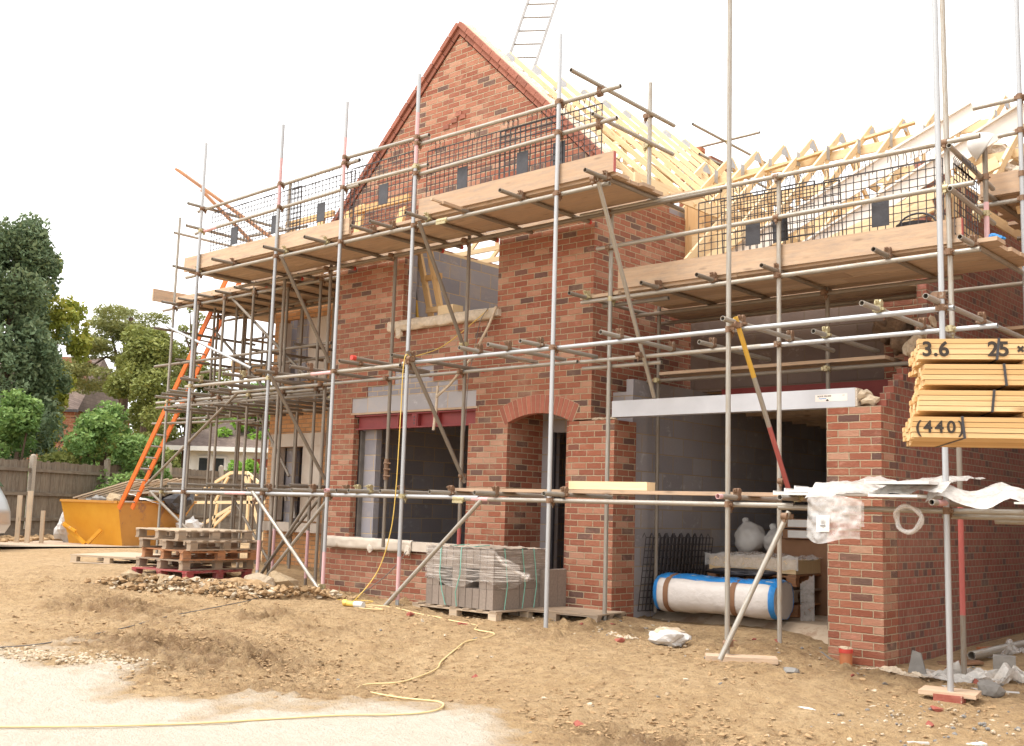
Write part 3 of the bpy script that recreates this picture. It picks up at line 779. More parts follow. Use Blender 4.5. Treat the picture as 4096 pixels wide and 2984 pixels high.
# chimney behind the junction of the two roofs
m = MB(); m.box(-2.75, -2.1, 6.0, 6.7, 5.0, 7.42); m.box(-2.8, -2.05, 5.95, 6.75, 7.42, 7.5); CH = m.build('chimney', brick, H)
m = MB(); m.tube((-2.5, 6.2, 7.5), (-2.5, 6.2, 7.74), .12, 16, True); m.tube((-2.5, 6.2, 7.7), (-2.5, 6.2, 7.77), .145, 16, True); m.build('chimney_pot', terra, CH)

# ------------------------------------------------------------------ tube scaffolds
def coupler_mesh(name, mat, fancy):
    m = MB()
    m.tube((0, 0, -.028), (0, 0, .028), .0315, 10, False)            # clamp round the upright (local Z)
    m.tube((-.028, .054, 0), (.028, .054, 0), .0315, 10, False)      # clamp round the cross tube (local X)
    m.box(-.026, .026, .02, .036, -.026, .026)
    m.box(.024, .052, -.012, .004, -.014, .014); m.tube((.038, -.035, 0), (.038, .03, 0), .007, 6, False)
    m.box(-.014, .014, .05, .078, -.052, -.026); m.tube((0, .064, -.075), (0, .064, -.02), .007, 6, False)
    if fancy: m.box(-.05, -.026, -.012, .012, -.02, .02)
    me = m.mesh(name); me.materials.append(mat)
    return me
CPM = [coupler_mesh('coupler', rust, False), coupler_mesh('coupler', rust, True), coupler_mesh('coupler', brass, True)]
class Scaf:
    def __init__(s, name, label, loc):
        s.r = thing(name, label, 'scaffold', loc)
    def tube(s, kind, p0, p1, mat=None, bands=()):
        mats = [mat or galv]; m = MB(); p0 = vec(p0); p1 = vec(p1); L = (p1 - p0).length; d = (p1 - p0) / L
        cuts = [(0, L, 0)]
        for t0, t1, bm_ in bands:
            mats.append(bm_); cuts = [c for c in cuts if c[1] <= t0] + [(cuts[-1][0], t0, cuts[-1][2]), (t0, t1, len(mats) - 1), (t1, L, 0)]
        r = random.random()
        for a, b, mi in cuts:
            if b - a > .01: m.tube(p0 + d * a, p0 + d * b, .0242, 10, True, mi, r)
        return m.build(kind, mats, s.r)
    def cp(s, p, up='Z', cross='X', sg=1, k=None):
        A = {'X': Vector((1, 0, 0)), 'Y': Vector((0, 1, 0)), 'Z': Vector((0, 0, 1))}
        z = A[up]; x = A[cross]; y = z.cross(x)
        if sg < 0: y = -y; x = -x
        o = bpy.data.objects.new('coupler', CPM[k if k is not None else random.choice((0, 0, 1, 1, 2))])
        COL.objects.link(o); o.parent = s.r
        M = Matrix((x, y, z)).transposed().to_4x4(); M.translation = vec(p) - s.r.location
        o.matrix_local = M
    def boards(s, x0, x1, y0, n, z, along='X', mat=None, th=.038, wd=.225, split=None):
        for i in range(n):
            y = y0 + wd / 2 + i * (wd + .004)
            jit = random.uniform(-.06, .06)
            cuts = [x0 + jit] + [c + random.uniform(-.5, .5) for c in (split or [])] + [x1 + random.uniform(-.05, .05)]
            for a, b in zip(cuts, cuts[1:]):
                dz = random.uniform(-.004, .004)
                m = MB()
                if along == 'X': m.bar((a, y, z + dz), (b - .006, y, z + dz), wd, th)
                else: m.bar((y, a, z + dz), (y, b - .006, z + dz), wd, th)
                m.build('deck_board', mat or wood_board, s.r)
def plank(p0, p1, wd, th, upv, mat, parent, name): return q1('bar', p0, p1, wd, th, upv).build(name, mat, parent)

YO, YI = -1.35, -.35
F = Scaf('tube_scaffold', 'long tube and board scaffold across the front of the gabled red brick house', (-2.9, -.85, 0))
outer = [(-6.6, 6.65, .12), (-4.6, 6.5, .07), (-3.18, 6.5, -.02), (-1.77, 6.52, -.01), (.52, 6.39, -.12)]
for x, zt, zb in outer:
    pk = [(.12 + (.1 if x < -2.5 else 0), .62, pinkt)] if x < 0 else [(.35, .75, pinkt)] if False else []
    top = [(zt - zb - 1.15, zt - zb - .45, pinkt)] if x in (-4.6, -3.18, -1.77) else []
    F.tube('standard', (x, YO, zb - .05), (x, YO, zt), galvb, pk + top)
for x, zt, zb, mt in [(-5.75, 6.1, .1, galvd), (-4.62, 4.8, -.05, galvd), (-3.2, 4.62, .6, galvd), (-1.78, 4.66, .55, galvd), (.52, 4.6, -.1, galv)]:
    F.tube('standard', (x, YI, zb), (x, YI, zt), mt, [(.0, .35, redt)] if x == -1.78 else [])
# base lift, second lift, deck lift ledgers
def led(S, x0, x1, y, z, mat=None, stds=(), bands=(), z1=None, kind='ledger'):
    S.tube(kind, (x0, y + .05, z), (x1, y + .05, z1 if z1 is not None else z), mat, bands)
    for x in stds:
        if x0 - .05 <= x <= x1 + .05: S.cp((x, y, z + ((z1 or z) - z) * (x - x0) / (x1 - x0)), 'Z', 'X', 1)
OX = [o[0] for o in outer]
led(F, -6.95, -.55, YO, 1.27, galvb, OX, [(1.4, 1.9, pinkt)]); led(F, -.75, 3.3, YO, 1.255, galv, [.52], [(.1, .35, pinkt)])
led(F, -6.8, -1.95, YO, 2.86, galv, OX, [(3.1, 3.6, pinkt)]); led(F, -1.9, 4.72, YO, 2.88, galvb, [-1.77, .52])
led(F, -7.0, -2.0, YO, 4.58, galv, OX); led(F, -2.3, 1.2, YO, 4.575, galv, [-1.77, .52])
led(F, -6.9, .1, YI - .1, 2.87, galv, [-4.62, -3.2, -1.78]); led(F, -6.9, -.8, YI - .1, 4.58, galvd, [-4.62, -3.2, -1.78]); led(F, -1.5, 2.0, YI - .1, 4.575, galvd, [.52])
led(F, -6.0, -4.7, YI - .1, 1.27, galv, [])
# splice sleeves
for p in ((-1.3, YO + .05, 4.575), (-.85, YO + .05, 1.255)):
    m = MB(); m.tube((p[0] - .09, p[1], p[2]), (p[0] + .09, p[1], p[2]), .032, 10, False); m.box(p[0] - .08, p[0] + .08, p[1] - .04, p[1] - .02, p[2] - .05, p[2] - .02); m.build('sleeve', brass, F.r)
m = MB(); m.tube((-3.2, YI, 1.5), (-3.2, YI, 1.78), .036, 10, False)
for z in (1.55, 1.64, 1.72): m.tube((-3.2, YI - .06, z), (-3.12, YI, z), .01, 6, False)
m.build('sleeve', rust, F.r)
# guard rails
for x0, z0, x1, z1, dy in ((-6.78, 5.60, -2.92, 5.655, 0), (-3.2, 5.73, -1.58, 5.70, -.02), (-1.86, 5.625, 1.32, 5.61, 0)):
    F.tube('guard_rail', (x0, YO + .05 + dy, z0), (x1, YO + .05 + dy, z1), galv)
    for x in OX:
        if x0 < x < x1: F.cp((x, YO, z0 + (z1 - z0) * (x - x0) / (x1 - x0)), 'Z', 'X', 1)
for x0, z0, x1, z1 in ((-6.82, 5.255, -2.9, 5.32), (-3.15, 5.345, -1.6, 5.33), (-1.86, 5.235, 1.28, 5.27)):
    F.tube('guard_rail', (x0, YO + .05, z0), (x1, YO + .05, z1), galv, [(.15, .6, pinkt)] if x0 < -5 else [])
    for x in OX:
        if x0 < x < x1: F.cp((x, YO, z0 + (z1 - z0) * (x - x0) / (x1 - x0)), 'Z', 'X', 1)
F.tube('guard_rail', (1.05, -1.8, 5.69), (1.05, .12, 5.65)); F.tube('guard_rail', (1.05, -1.42, 5.33), (1.05, .1, 5.3))
F.cp((1.05, YO + .05, 5.64), 'Y', 'X', 1); F.cp((1.05, YO + .05, 5.28), 'Y', 'X', 1)
F.tube('standard', (1.0, -.3, 4.66), (1.0, -.3, 6.05), galv); F.cp((1.0, -.3, 5.66), 'Z', 'Y', 1); F.cp((1.0, -.3, 5.31), 'Z', 'Y', 1)
F.tube('guard_rail', (-6.68, -1.55, 5.66), (-6.68, .9, 5.63)); F.tube('guard_rail', (-6.68, -1.55, 5.31), (-6.68, .9, 5.28))
F.tube('guard_rail', (-6.7, -.5, 5.35), (-5.2, -.4, 5.32)); F.tube('guard_rail', (-6.7, -.5, 4.98), (-5.2, -.4, 4.96))
# transoms
for x in (-6.65, -5.71, -4.44, -3.53, -2.58, -2.21, -1.56, -.03, 1.16):
    F.tube('transom', (x, -1.67, 4.632), (x, -.06 if x < .5 else .15, 4.628), galvd)
    F.cp((x, YO + .05, 4.58), 'Y', 'X', 1) if False else F.cp((x, YO + .05, 4.632), 'Y', 'X', -1)
    if x < .5:
        m = MB(); m.tube((x, -.085, 4.628), (x, -.045, 4.628), .0275, 10, False); m.build('end_cap', redcap, F.r)
m = MB(); m.bar((-.9, -1.72, 4.63), (-.95, -1.2, 4.64), .07, .035); m.bar((-.93, -1.85, 4.645), (-.9, -1.7, 4.632), .03, .02); m.build('split_board', wood_board, F.r)
F.tube('transom', (-.92, -1.5, 4.628), (-.92, -.1, 4.625), galvd)
for x in (-6.4, -5.29, -4.52, -3.74, -2.72, -1.74, -.61, -.17, .3, 1.37):
    F.tube('transom', (x, -1.63, 2.93), (x, -.3 if x > -.7 and x < .6 else -.06, 2.925), galv if x > -1 else galvd)
    F.cp((x, YO + .05, 2.93), 'Y', 'X', -1)
    if -5 < x < -1:
        m = MB(); m.tube((x, -.085, 2.925), (x, -.045, 2.925), .0275, 10, False); m.build('end_cap', redcap, F.r)
F.tube('transom', (-2.45, -1.63, 2.95), (-2.5, -.3, 2.93), galvd)
m = MB(); m.tube((-2.45, -1.66, 2.95), (-2.45, -1.6, 2.95), .03, 10, False); m.build('end_cap', redcap, F.r)
for x, mt in ((-4.51, galv), (-3.54, galv), (-2.86, pinkt), (-2.64, galvd), (-2.41, galv), (-1.83, galv), (-.99, galv), (-.29, galv), (.69, galv), (2.73, pinkt), (3.34, galv)):
    F.tube('transom', (x, -1.64, 1.32), (x, -.5, 1.318), galv if mt is pinkt else mt, [(0, .06, pinkt)] if mt is pinkt else [])
    F.cp((x, YO + .05, 1.32), 'Y', 'X', -1)
# braces
for p0, p1, mt in (((1.12, -1.42, 4.64), (.99, -.13, 2.44), galv), ((-1.59, -1.42, 4.58), (-1.72, -.42, 3.14), galvd), ((-1.70, -1.42, 3.0), (-1.64, -.42, 1.47), galvd), ((-4.36, -1.42, 4.52), (-4.46, -.42, 3.18), galvd), ((-4.46, -1.42, 2.88), (-4.43, -.42, 1.5), galvd),
                   ((-4.74, -1.44, 1.33), (-3.0, -1.44, -.02), galv), ((-.5, -1.3, 1.25), (-1.76, -1.58, -.03), galv), ((-3.82, -.8, 1.24), (-5.2, -.8, .06), galv), ((-4.7, -.4, 1.27), (-5.9, -.4, .04), galvd)):
    F.tube('brace', p0, p1, mt)
for p in ((1.0, -.4, 2.88), (-1.65, -.42, 1.55), (-1.72, -.42, 3.22), (-1.78, YO, .12), (-3.18, YO, .12), (-4.6, -1.4, 1.18), (1.1, -1.4, 4.6), (-1.62, -1.4, 2.9)): F.cp(p, 'Z', 'X', -1)
# deck boards and toe boards
F.boards(-7.0, 1.25, -1.27, 4, 4.676, split=[-4.6, -1.4])
F.boards(-7.0, 1.6, -.26, 1, 4.676, split=[-4.4, -1.6])
for a, b, z in ((-7.06, -3.05, 4.785), (-1.72, 1.26, 4.80)): plank((a, -1.3, z), (b, -1.3, z), .038, .222, (0, 0, 1), wood_board, F.r, 'toe_board')
m = MB(); m.bar((1.262, -1.321, 4.80), (1.262, -1.279, 4.80), .004, .222); m.build('board_end_band', redt, F.r)
plank((-1.0, -1.12, 1.36), (3.1, -1.02, 1.355), .225, .036, (0, 0, 1), wood_board, F.r, 'deck_board')

# garage end of the scaffold
G_ = Scaf('tube_scaffold', 'tube and board scaffold wrapping the open front of the brick garage', (2.9, -.85, -.1))
G_.tube('standard', (2.66, YO, -.15), (2.66, YO, 7.2), galv); G_.tube('standard', (4.645, YO, -.16), (4.63, YO, 7.4), galvb)
G_.tube('standard', (2.645, YI, -.1), (2.645, YI, 4.62), galv); G_.tube('standard', (4.36, YI, 2.82), (4.33, YI, 6.5), galv)
G_.tube('standard', (4.37, -.28, -.2), (4.37, -.28, 2.8), galvd, [(.55, 1.5, redt)])
for x in (.46, 2.65): G_.tube('standard', (x, .72, 0), (x, .72, 3.7), galvd)
G_.tube('standard', (4.46, .33, 3.69), (4.46, .33, 4.8), galvd, [(0, .5, pinkt)])
led(G_, .1, 4.62, YI - .05, 3.575, galv, [2.645, 4.36]); G_.cp((.52, YI, 3.575), 'Z', 'X', 1)
led(G_, .35, 1.25, YI + .05, 3.52, galvd); led(G_, .1, 4.1, .62, 3.57, galvd, [2.65]); led(G_, .05, 5.0, 1.25, 3.57, galvd)
led(G_, 2.2, 4.75, YI - .05, 2.87, galvb, [2.645, 4.36]); led(G_, .1, 2.45, YI - .05, 2.872, galv); led(G_, .1, 1.2, YI, 2.8, galv); led(G_, .3, 3.6, .67, 2.75, galvd, [.46, 2.65])
G_.cp((2.66, YO, 2.88), 'Z', 'X', 1, 0); G_.cp((4.64, YO, 2.88), 'Z', 'X', 1, 1); G_.cp((4.64, YO, 2.98), 'Z', 'Y', 1, 0); G_.cp((2.66, YO, 1.255), 'Z', 'X', 1)
led(G_, 3.15, 5.3, YO, 1.24, galv, [4.645]); led(G_, 4.55, 6.2, YO + .12, 1.2, galv); led(G_, 4.9, 7, YO + .3, 1.17, galv)
G_.tube('guard_rail', (.1, YI - .05, 4.605), (4.66, YI - .05, 4.60), galv); G_.tube('guard_rail', (.35, YI - .05, 4.17), (4.6, YI - .05, 4.175), galv)
for x in (2.645, 4.345):
    for z in (4.6, 4.175): G_.cp((x, YI, z), 'Z', 'X', -1)
G_.cp((.52, YI, 4.17), 'Z', 'X', -1)
G_.tube('guard_rail', (4.42, -.5, 4.53), (4.42, .66, 4.41), galv); G_.tube('guard_rail', (4.42, -.5, 4.13), (4.42, .66, 4.06), galv)
for z in (4.44, 4.08): G_.cp((4.46, .33, z), 'Z', 'Y', 1)
for x in (.18, 1.18, 1.88, 2.63, 3.78, 4.56):
    G_.tube('transom', (x, -.68, 3.625), (x, .85 if x < 4 else 1.6, 3.62), galvd if x < 4 else galv); G_.cp((x, YI, 3.625), 'Y', 'X', -1)
for x, y1 in ((2.77, .6), (4.09, .7), (4.62, .9)):
    G_.tube('transom', (x, -1.64, 2.93), (x, y1, 2.925), galv); G_.cp((x, YO + .05, 2.93), 'Y', 'X', -1); G_.cp((x, YI, 2.92), 'Y', 'X', -1)
for x in (1.37, 1.88, 3.15): G_.tube('transom', (x, -.62, 2.925), (x, .85, 2.92), galv); G_.cp((x, YI, 2.925), 'Y', 'X', -1)
G_.tube('transom', (4.64, -1.65, 1.3), (4.64, -.3, 1.3), galv, [(.1, .3, pinkt)])
G_.tube('brace', (2.78, -1.43, 2.97), (2.78, -.40, 1.4), galv, [(0, .62, yellowt), (1.15, 1.85, redt)]); G_.tube('brace', (3.32, -1.44, 1.2), (2.93, -1.92, -.06), galv)
for p in ((2.78, -1.4, 2.9), (2.72, -.4, 1.5), (3.3, -1.42, 1.16), (2.72, -1.4, .02)): G_.cp(p, 'Z', 'X', -1)
G_.boards(.55, 4.72, -.28, 5, 3.668, split=[2.6]); G_.boards(.2, 3.4, .93, 4, 3.668)
plank((.05, -.2, 3.64), (.62, -.22, 3.64), .225, .038, (0, 0, 1), wood_board, G_.r, 'deck_board')
plank((.6, -.30, 3.80), (4.45, -.30, 3.785), .04, .225, (0, 0, 1), wood_board, G_.r, 'toe_board')
plank((4.452, -.32, 3.785), (4.452, -.28, 3.785), .005, .222, (0, 0, 1), redt, G_.r, 'board_end_band')
for y in (.78, 1.0): plank((.5, y, 2.83), (3.3, y, 2.83), .2, .036, (0, 0, 1), wood_board, G_.r, 'deck_board')

# scaffold on the buff wing, left
W_ = Scaf('tube_scaffold', 'dense tube scaffold around the buff brick wing behind the orange ladder', (-8, .5, .1))
for x, zt in ((-9.55, 6.25), (-8.74, 4.6), (-7.93, 4.65), (-7.07, 4.7), (-6.14, 4.6), (-5.3, 4.6)): W_.tube('standard', (x, 0, -.05), (x, 0, zt), galvd if zt < 6 else galv, [(.1, .8, pinkt)] if x in (-6.14, -5.3) else [])
for x, zt in ((-9.6, 4.9), (-8.74, 4.6), (-7.95, 4.6), (-7.0, 4.6), (-6.14, 4.6), (-5.4, 4.6)): W_.tube('standard', (x, .95, -.05), (x, .95, zt), galvd, [(.1, .9, pinkt)] if x == -5.4 else [])
for y, xs in ((0, (-9.55, -8.74, -7.93, -7.07, -6.14, -5.3)), (.95, (-9.6, -8.74, -7.95, -7.0, -6.14, -5.4))):
    for z in (1.28, 2.88, 4.58): led(W_, -10.0, -4.95, y, z, galv if y == 0 else galvd, xs)
led(W_, -9.9, -5, -.05, 2.78, galvd); led(W_, -9.7, -5.2, .9, 2.7, galvd)
for i, x in enumerate((-9.45, -8.9, -8.3, -7.75, -7.2, -6.6, -6.0, -5.5)):
    W_.tube('transom', (x, -.3, 4.632), (x, 1.3, 4.63), galvd)
    W_.tube('transom', (x + .1, -.35 - .2 * (i % 3), 2.93), (x + .1, 1.35, 2.93), galvd if i % 2 else galv)
    if i % 2: W_.tube('transom', (x - .15, -.3, 2.99), (x - .1, 1.4, 2.98), galvd)
    W_.tube('transom', (x, -.3, 1.33), (x, 1.3, 1.33), galvd)
    W_.cp((x, .05, 4.632), 'Y', 'X', -1); W_.cp((x + .1, .05, 2.93), 'Y', 'X', -1)
W_.tube('guard_rail', (-10.4, -.05, 4.9 - .62), (-6.95, -.08, 3.3), galvb) if False else W_.tube('brace', (-9.63, -.07, 4.24), (-6.92, -.07, 3.3), galvb)
for p0, p1 in (((-7.25, -.06, 2.93), (-9.98, -.06, 1.39)), ((-8.25, 1.0, 2.77), (-7.2, 1.0, 1.6)), ((-9.75, -.07, 1.26), (-8.4, -.07, .62)), ((-7.84, .06, 4.6), (-5.55, .06, 3.05)), ((-9.6, .9, 4.3), (-7.6, .9, 2.9)), ((-8.9, 1.02, 1.25), (-7.6, 1.02, .1)), ((-6.2, .9, 1.25), (-7.6, .9, .1))): W_.tube('brace', p0, p1, galvd)
W_.tube('guard_rail', (-9.55, -.1, 5.95), (-9.55, 2.5, 5.93), galv); W_.tube('guard_rail', (-9.6, -.05, 5.35), (-9.6, 2.6, 5.3), galv); W_.tube('guard_rail', (-9.65, -.3, 4.18), (-9.6, 1.8, 4.15), galvd)
W_.tube('ledger', (-11.6, .9, 2.62), (-8.2, .95, 2.58), galvd); W_.tube('ledger', (-11.2, 1.2, 2.72), (-8.4, 1.2, 2.7), galvd)
for y in (1.9, 3.0, 4.2): W_.tube('standard', (-9.5, y, 0), (-9.5, y, 4.4), galvd); W_.tube('standard', (-8.75, y, 0), (-8.75, y, 4.4), galvd)
for z in (1.3, 2.6, 3.5, 4.2):
    for x in (-9.45, -8.7): W_.tube('ledger', (x, 1.4, z), (x, 5.2, z), galv if z > 3 else galvd)
    for y in (1.75, 2.8, 4.0): W_.tube('transom', (-10.0, y, z + .05), (-8.4, y, z + .05), galvd)
W_.boards(-9.75, -4.95, .08, 6, 4.676, split=[-7.4])
W_.boards(1.5, 5.2, -9.75, 5, 4.672, along='Y')
W_.boards(1.6, 5.0, -9.7, 4, 3.58, along='Y', mat=wood_board)
for i, x in enumerate((-9.2, -8.6, -8.0, -7.5, -6.9, -6.35, -5.75, -5.25)):
    W_.tube('transom', (x, -.25 - .1 * (i % 2), 2.70), (x + .05, 1.4, 2.70), galvd)
    if i % 2 == 0: W_.tube('transom', (x, -.1, 3.6), (x, 1.35, 3.6), galvd); W_.tube('transom', (x + .2, -.2, 1.42), (x + .2, 1.3, 1.41), galv)
for y, z in ((.02, 3.55), (.98, 3.55), (.45, 2.88), (.5, 2.76), (1.3, 2.9), (1.32, 4.58), (1.25, 1.3)): W_.tube('ledger', (-10.1, y, z), (-5.0, y, z + .02), galvd)
for x in (-9.2, -8.35, -7.5, -6.6, -5.85): W_.tube('standard', (x, 1.3, 0), (x, 1.3, 4.6), galvd)
for x in (-9.0, -8.3): W_.tube('standard', (x, .5, 2.6), (x, .5, 4.6), galvd)
plank((-9.75, -1.5 + 1.18, 4.79), (-9.75, 1.2, 4.80), .038, .222, (0, 0, 1), wood_board, W_.r, 'toe_board')
plank((-9.45, .0, 4.71), (-5.3, .02, 4.70), .05, .1, (0, 0, 1), wood_board, W_.r, 'toe_board')
plank((-9.9, 1.5, 3.72), (-9.9, 4.9, 3.72), .038, .222, (0, 0, 1), wood_new, W_.r, 'toe_board')
plank((-9.5, 3.2, 4.35), (-8.2, 4.2, 4.35), .9, .03, (0, 0, 1), wood_new, W_.r, 'deck_board')

# scaffold on the flank wall, right edge
R_ = Scaf('tube_scaffold', 'sunlit tube scaffold with boarded deck at the right edge beside the garage flank', (5, .8, 0))
R_.tube('standard', (4.59, 1.0, -.3), (4.59, 1.0, 7.6), galvb); R_.tube('standard', (4.4, 3.2, -.3), (4.4, 3.2, 6.2), galv)
for x, z in ((4.12, 5.42), (4.36, 5.07)): R_.tube('guard_rail', (x, 1.05, z), (6.6, 1.05, z + .02), galv)
R_.tube('ledger', (4.1, 1.05, 4.37), (6.6, 1.05, 4.37)); R_.tube('ledger', (4.05, 2.6, 4.37), (6.6, 2.6, 4.37), galvd)
for z in (4.37, 4.62, 5.07, 5.42): R_.cp((4.59, 1.0, z), 'Z', 'X', 1)
for x in (4.3, 5.2, 6.1): R_.tube('transom', (x, .8, 4.42), (x, 3.6, 4.42), galvd)
R_.boards(4.12, 6.6, 1.1, 7, 4.465)
plank((4.18, 1.03, 4.56), (6.6, 1.03, 4.56), .04, .225, (0, 0, 1), wood_board, R_.r, 'toe_board')
R_.boards(3.7, 6.6, 2.9, 7, 3.4)

# ------------------------------------------------------------------ brick guards hooked over the rails
GG = 'mesh guards hooked on the scaffold rails'
def guard(x0, x1, y, zt, zb, label, tilt=0.0, plates=(), along='X', d=None, lean=0.0):
    t = thing('brick_guard', label, 'mesh guard', ((x0 + x1) / 2, y, zb) if d is None else tuple(d[0]), GG)
    if d is None:
        o = Vector((x0, y, zb)); ax = Vector((1, 0, tilt)).normalized()
    else:
        o = vec(d[0]); ax = (vec(d[1]) - o).normalized()
    L = (x1 - x0) if d is None else (vec(d[1]) - vec(d[0])).length
    az = Vector((lean, 0, 1)).normalized(); h = zt - zb; ay = ax.cross(az)
    P = lambda u, v: o + ax * u + az * v
    m = MB(); n = round(L / .078); k = round(h / .074)
    for i in range(n + 1): m.bar(P(L * i / n, 0), P(L * i / n, h), .0078 if 0 < i < n else .011, .006, ay)
    for j in range(k + 1): m.bar(P(0, h * j / k), P(L, h * j / k), .0078 if 0 < j < k else .013, .006, ay)
    m.build('mesh_panel', net, t)
    for u in plates:
        m = MB(); c = P(u, h * .44); m.bar(c - az * .13, c + az * .13, .17, .008, ay); m.build('tag_plate', blackp, t)
    for u in (.18, L * .36, L * .64, L - .2):
        m = MB()
        for s_ in (-.075, 0, .075):
            m.path([P(u + s_, h - .02) - ay * .02, P(u + s_, h + .09) - ay * .035, P(u + s_, h + .125) - ay * .0, P(u + s_, h + .11) + ay * .04, P(u + s_, h + .04) + ay * .05], .004, 5)
        m.bar(P(u - .11, h), P(u + .11, h), .014, .01, ay); m.build('hook', net, t)
guard(-6.42, -4.2, -1.268, 5.52, 4.72, 'black mesh guard at the far left end of the house scaffold, by the leaning timbers', .012, (.62, 1.64))
guard(-4.42, -3.05, -1.262, 5.53, 4.74, 'narrow black mesh guard on the house scaffold, left of the gable', .012, (.68,))
guard(-3.1, -1.82, -1.275, 5.57, 4.76, 'black mesh guard crossing the left slope of the brick gable', 0, (.66,))
guard(-1.66, .5, -1.255, 5.52, 4.72, 'black mesh guard with two tag plates in front of the middle of the gable', -.004, (.62, 1.58))
guard(-.45, 1.04, -1.245, 5.51, 4.73, 'black mesh guard reaching past the gable to the open rafters', -.004, (.9,))
guard(1.65, 3.0, -.285, 4.52, 3.75, 'black mesh guard on the garage scaffold with its left edge free of the boards', 0, (.66,))
guard(1.95, 3.3, -.265, 4.50, 3.77, 'tilted black mesh guard overlapping another behind the garage upright', -.012, (.68,), lean=-.05)
guard(3.1, 4.28, -.28, 4.50, 3.74, 'black mesh guard in front of the black bucket on the garage scaffold', 0, (.58,))
guard(0, 0, 0, 4.38, 3.72, 'short black mesh guard on the return end of the garage scaffold', d=((4.40, -.34, 3.75), (4.40, .26, 3.72)))

# ------------------------------------------------------------------ helpers for loose things
def text_mesh(body, size, mat, name, parent, org, ax, ay, bold=0.0, xs=1.0):
    cu = bpy.data.curves.new(name, 'FONT'); cu.body = body; cu.size = size; cu.offset = bold
    to = bpy.data.objects.new(name, cu); COL.objects.link(to)
    dg = bpy.context.evaluated_depsgraph_get(); me_ = bpy.data.meshes.new_from_object(to.evaluated_get(dg))
    bpy.data.objects.remove(to); me_.materials.clear(); me_.materials.append(mat)
    o = bpy.data.objects.new(name, me_); COL.objects.link(o)
    ax = vec(ax); ay = vec(ay); az = ax.cross(ay)
    M = Matrix((ax * xs, ay, az)).transposed().to_4x4()
    base = Vector((0, 0, 0)); p = parent
    while p: base += p.location; p = p.parent
    M.translation = vec(org) - base
    o.parent = parent; o.matrix_local = M
    return o

# timber packs held up at the right edge
LX0 = Vector((.741, .6715, 0)); LD0 = Vector((-.6715, .741, 0)); LZ = Vector((0, 0, 1)); O0 = Vector((7.857, -10.078, 0)) + LD0 * 5.3 + LX0 * 1.98
ba = rad(11); LX = LX0 * math.cos(ba) - LD0 * math.sin(ba); LD = LD0 * math.cos(ba) + LX0 * math.sin(ba)
BT = bpy.data.meshes
PK = [(1.980, 1.557, 'lowest pack of pale battens, stencilled (440), in the stack at the right edge'), (2.009, 1.688, 'second pack of battens from the bottom of the stack at the right edge'), (2.038, 1.818, 'third pack of battens from the bottom, just under the one marked 3.6'), (2.017, 1.945, 'top pack of pale battens stencilled 3.6 and 25 at the right edge')]
for k, (lat, z0, lb) in enumerate(PK):
    b = O0 + LX * (lat - 1.98) + LZ * z0
    t = thing('timber_pack', lb, 'timber pack', tuple(b), 'packs of roofing battens')
    for i in range(4):
        for j in range(12):
            m = MB(); j0 = random.uniform(-.014, .02) * (1 if j else .3) + j * .007
            p = b + LD * (.03 + j * .06) + LZ * (.013 + i * .0262)
            p = p + LD * (random.uniform(-.001, .004) if j == 0 else 0); m.bar(p + LX * j0, p + LX * 3.6, .057, .0232); m.build('batten', wood_orange, t)
    m = MB()
    s0 = .36 + (.03, -.02, .02, .0)[k]
    if k == 0: s0 = .24
    m.bar(b + LX * s0 - LD * .002 + LZ * -.002, b + LX * (s0 + (.012 if k % 2 else -.01)) - LD * .002 + LZ * .107, .012, .002, LD)
    m.bar(b + LX * s0 - LD * .002 - LZ * .0015, b + LX * s0 + LD * .72 - LZ * .0015, .012, .002); m.build('strap', blackp, t)
    if k:
        for u in (.5, 1.6, 2.8): plank(b + LX * u - LD * .01 - LZ * .0125, b + LX * u + LD * .7 - LZ * .0125, .03, .022, LZ, wood_orange, t, 'bearer')
    f = b - LD * .0025
    if k == 3:
        for ch, u, sz in (('3', .012, .1), ('.', .066, .1), ('6', .09, .1), ('25', .318, .1), ('\u00d7', .452, .06), ('50', .49, .1)): text_mesh(ch, sz, paint, 'stencil_marking', t, f + LX * u + LZ * (.03 if sz < .1 else .018), LX, LZ, .003)
    if k == 0:
        for ch, u in (('(', .012), ('4', .05), ('4', .103), ('0', .158), (')', .212)): text_mesh(ch, .083, paint, 'stencil_marking', t, f + LX * u + LZ * .025, LX, LZ, .002)
fk = thing('forklift_forks', 'steel lifting forks under the pack of battens', 'forks', tuple(O0 + LX * 2.2 + LZ * 1.5))
for u in (1.7, 2.6):
    m = MB(); q0 = O0 + LX * u + LZ * 1.53; m.bar(q0 + LD * -.1, q0 + LD * 1.0, .12, .04); m.build('fork', steel_grey, fk)
m = MB(); m.bar(O0 + LX * 1.5 + LD * 1.02 + LZ * 1.6, O0 + LX * 2.8 + LD * 1.02 + LZ * 1.6, .06, .3); m.bar(O0 + LX * 2.15 + LD * 1.1 + LZ * 1.6, O0 + LX * 2.15 + LD * 1.1 + LZ * -.35, .2, .2); m.build('mast', steel_grey, fk)

# lettering on the lintel sticker
text_mesh('BOX/K 200.3000', .021, paint, 'sticker_text', LB, (2.885, -.0042, 2.362), (1, 0, 0), (0, 0, 1), .0005)
text_mesh('Keystone', .021, bluep, 'sticker_text', LB, (2.90, -.0042, 2.34), (1, 0, 0), (0, 0, 1), .0005)
text_mesh('CE', .018, paint, 'sticker_text', LB, (3.15, -.0042, 2.364), (1, 0, 0), (0, 0, 1))
m = MB(); m.prism([(-.014, 0), (.014, 0), (.014, .008), (0, .02), (-.014, .008)], (2.99, -.0042, 2.319), (1, 0, 0), (0, 0, 1), (0, -.0005, 0)); m.build('sticker_emblem', paint, LB)

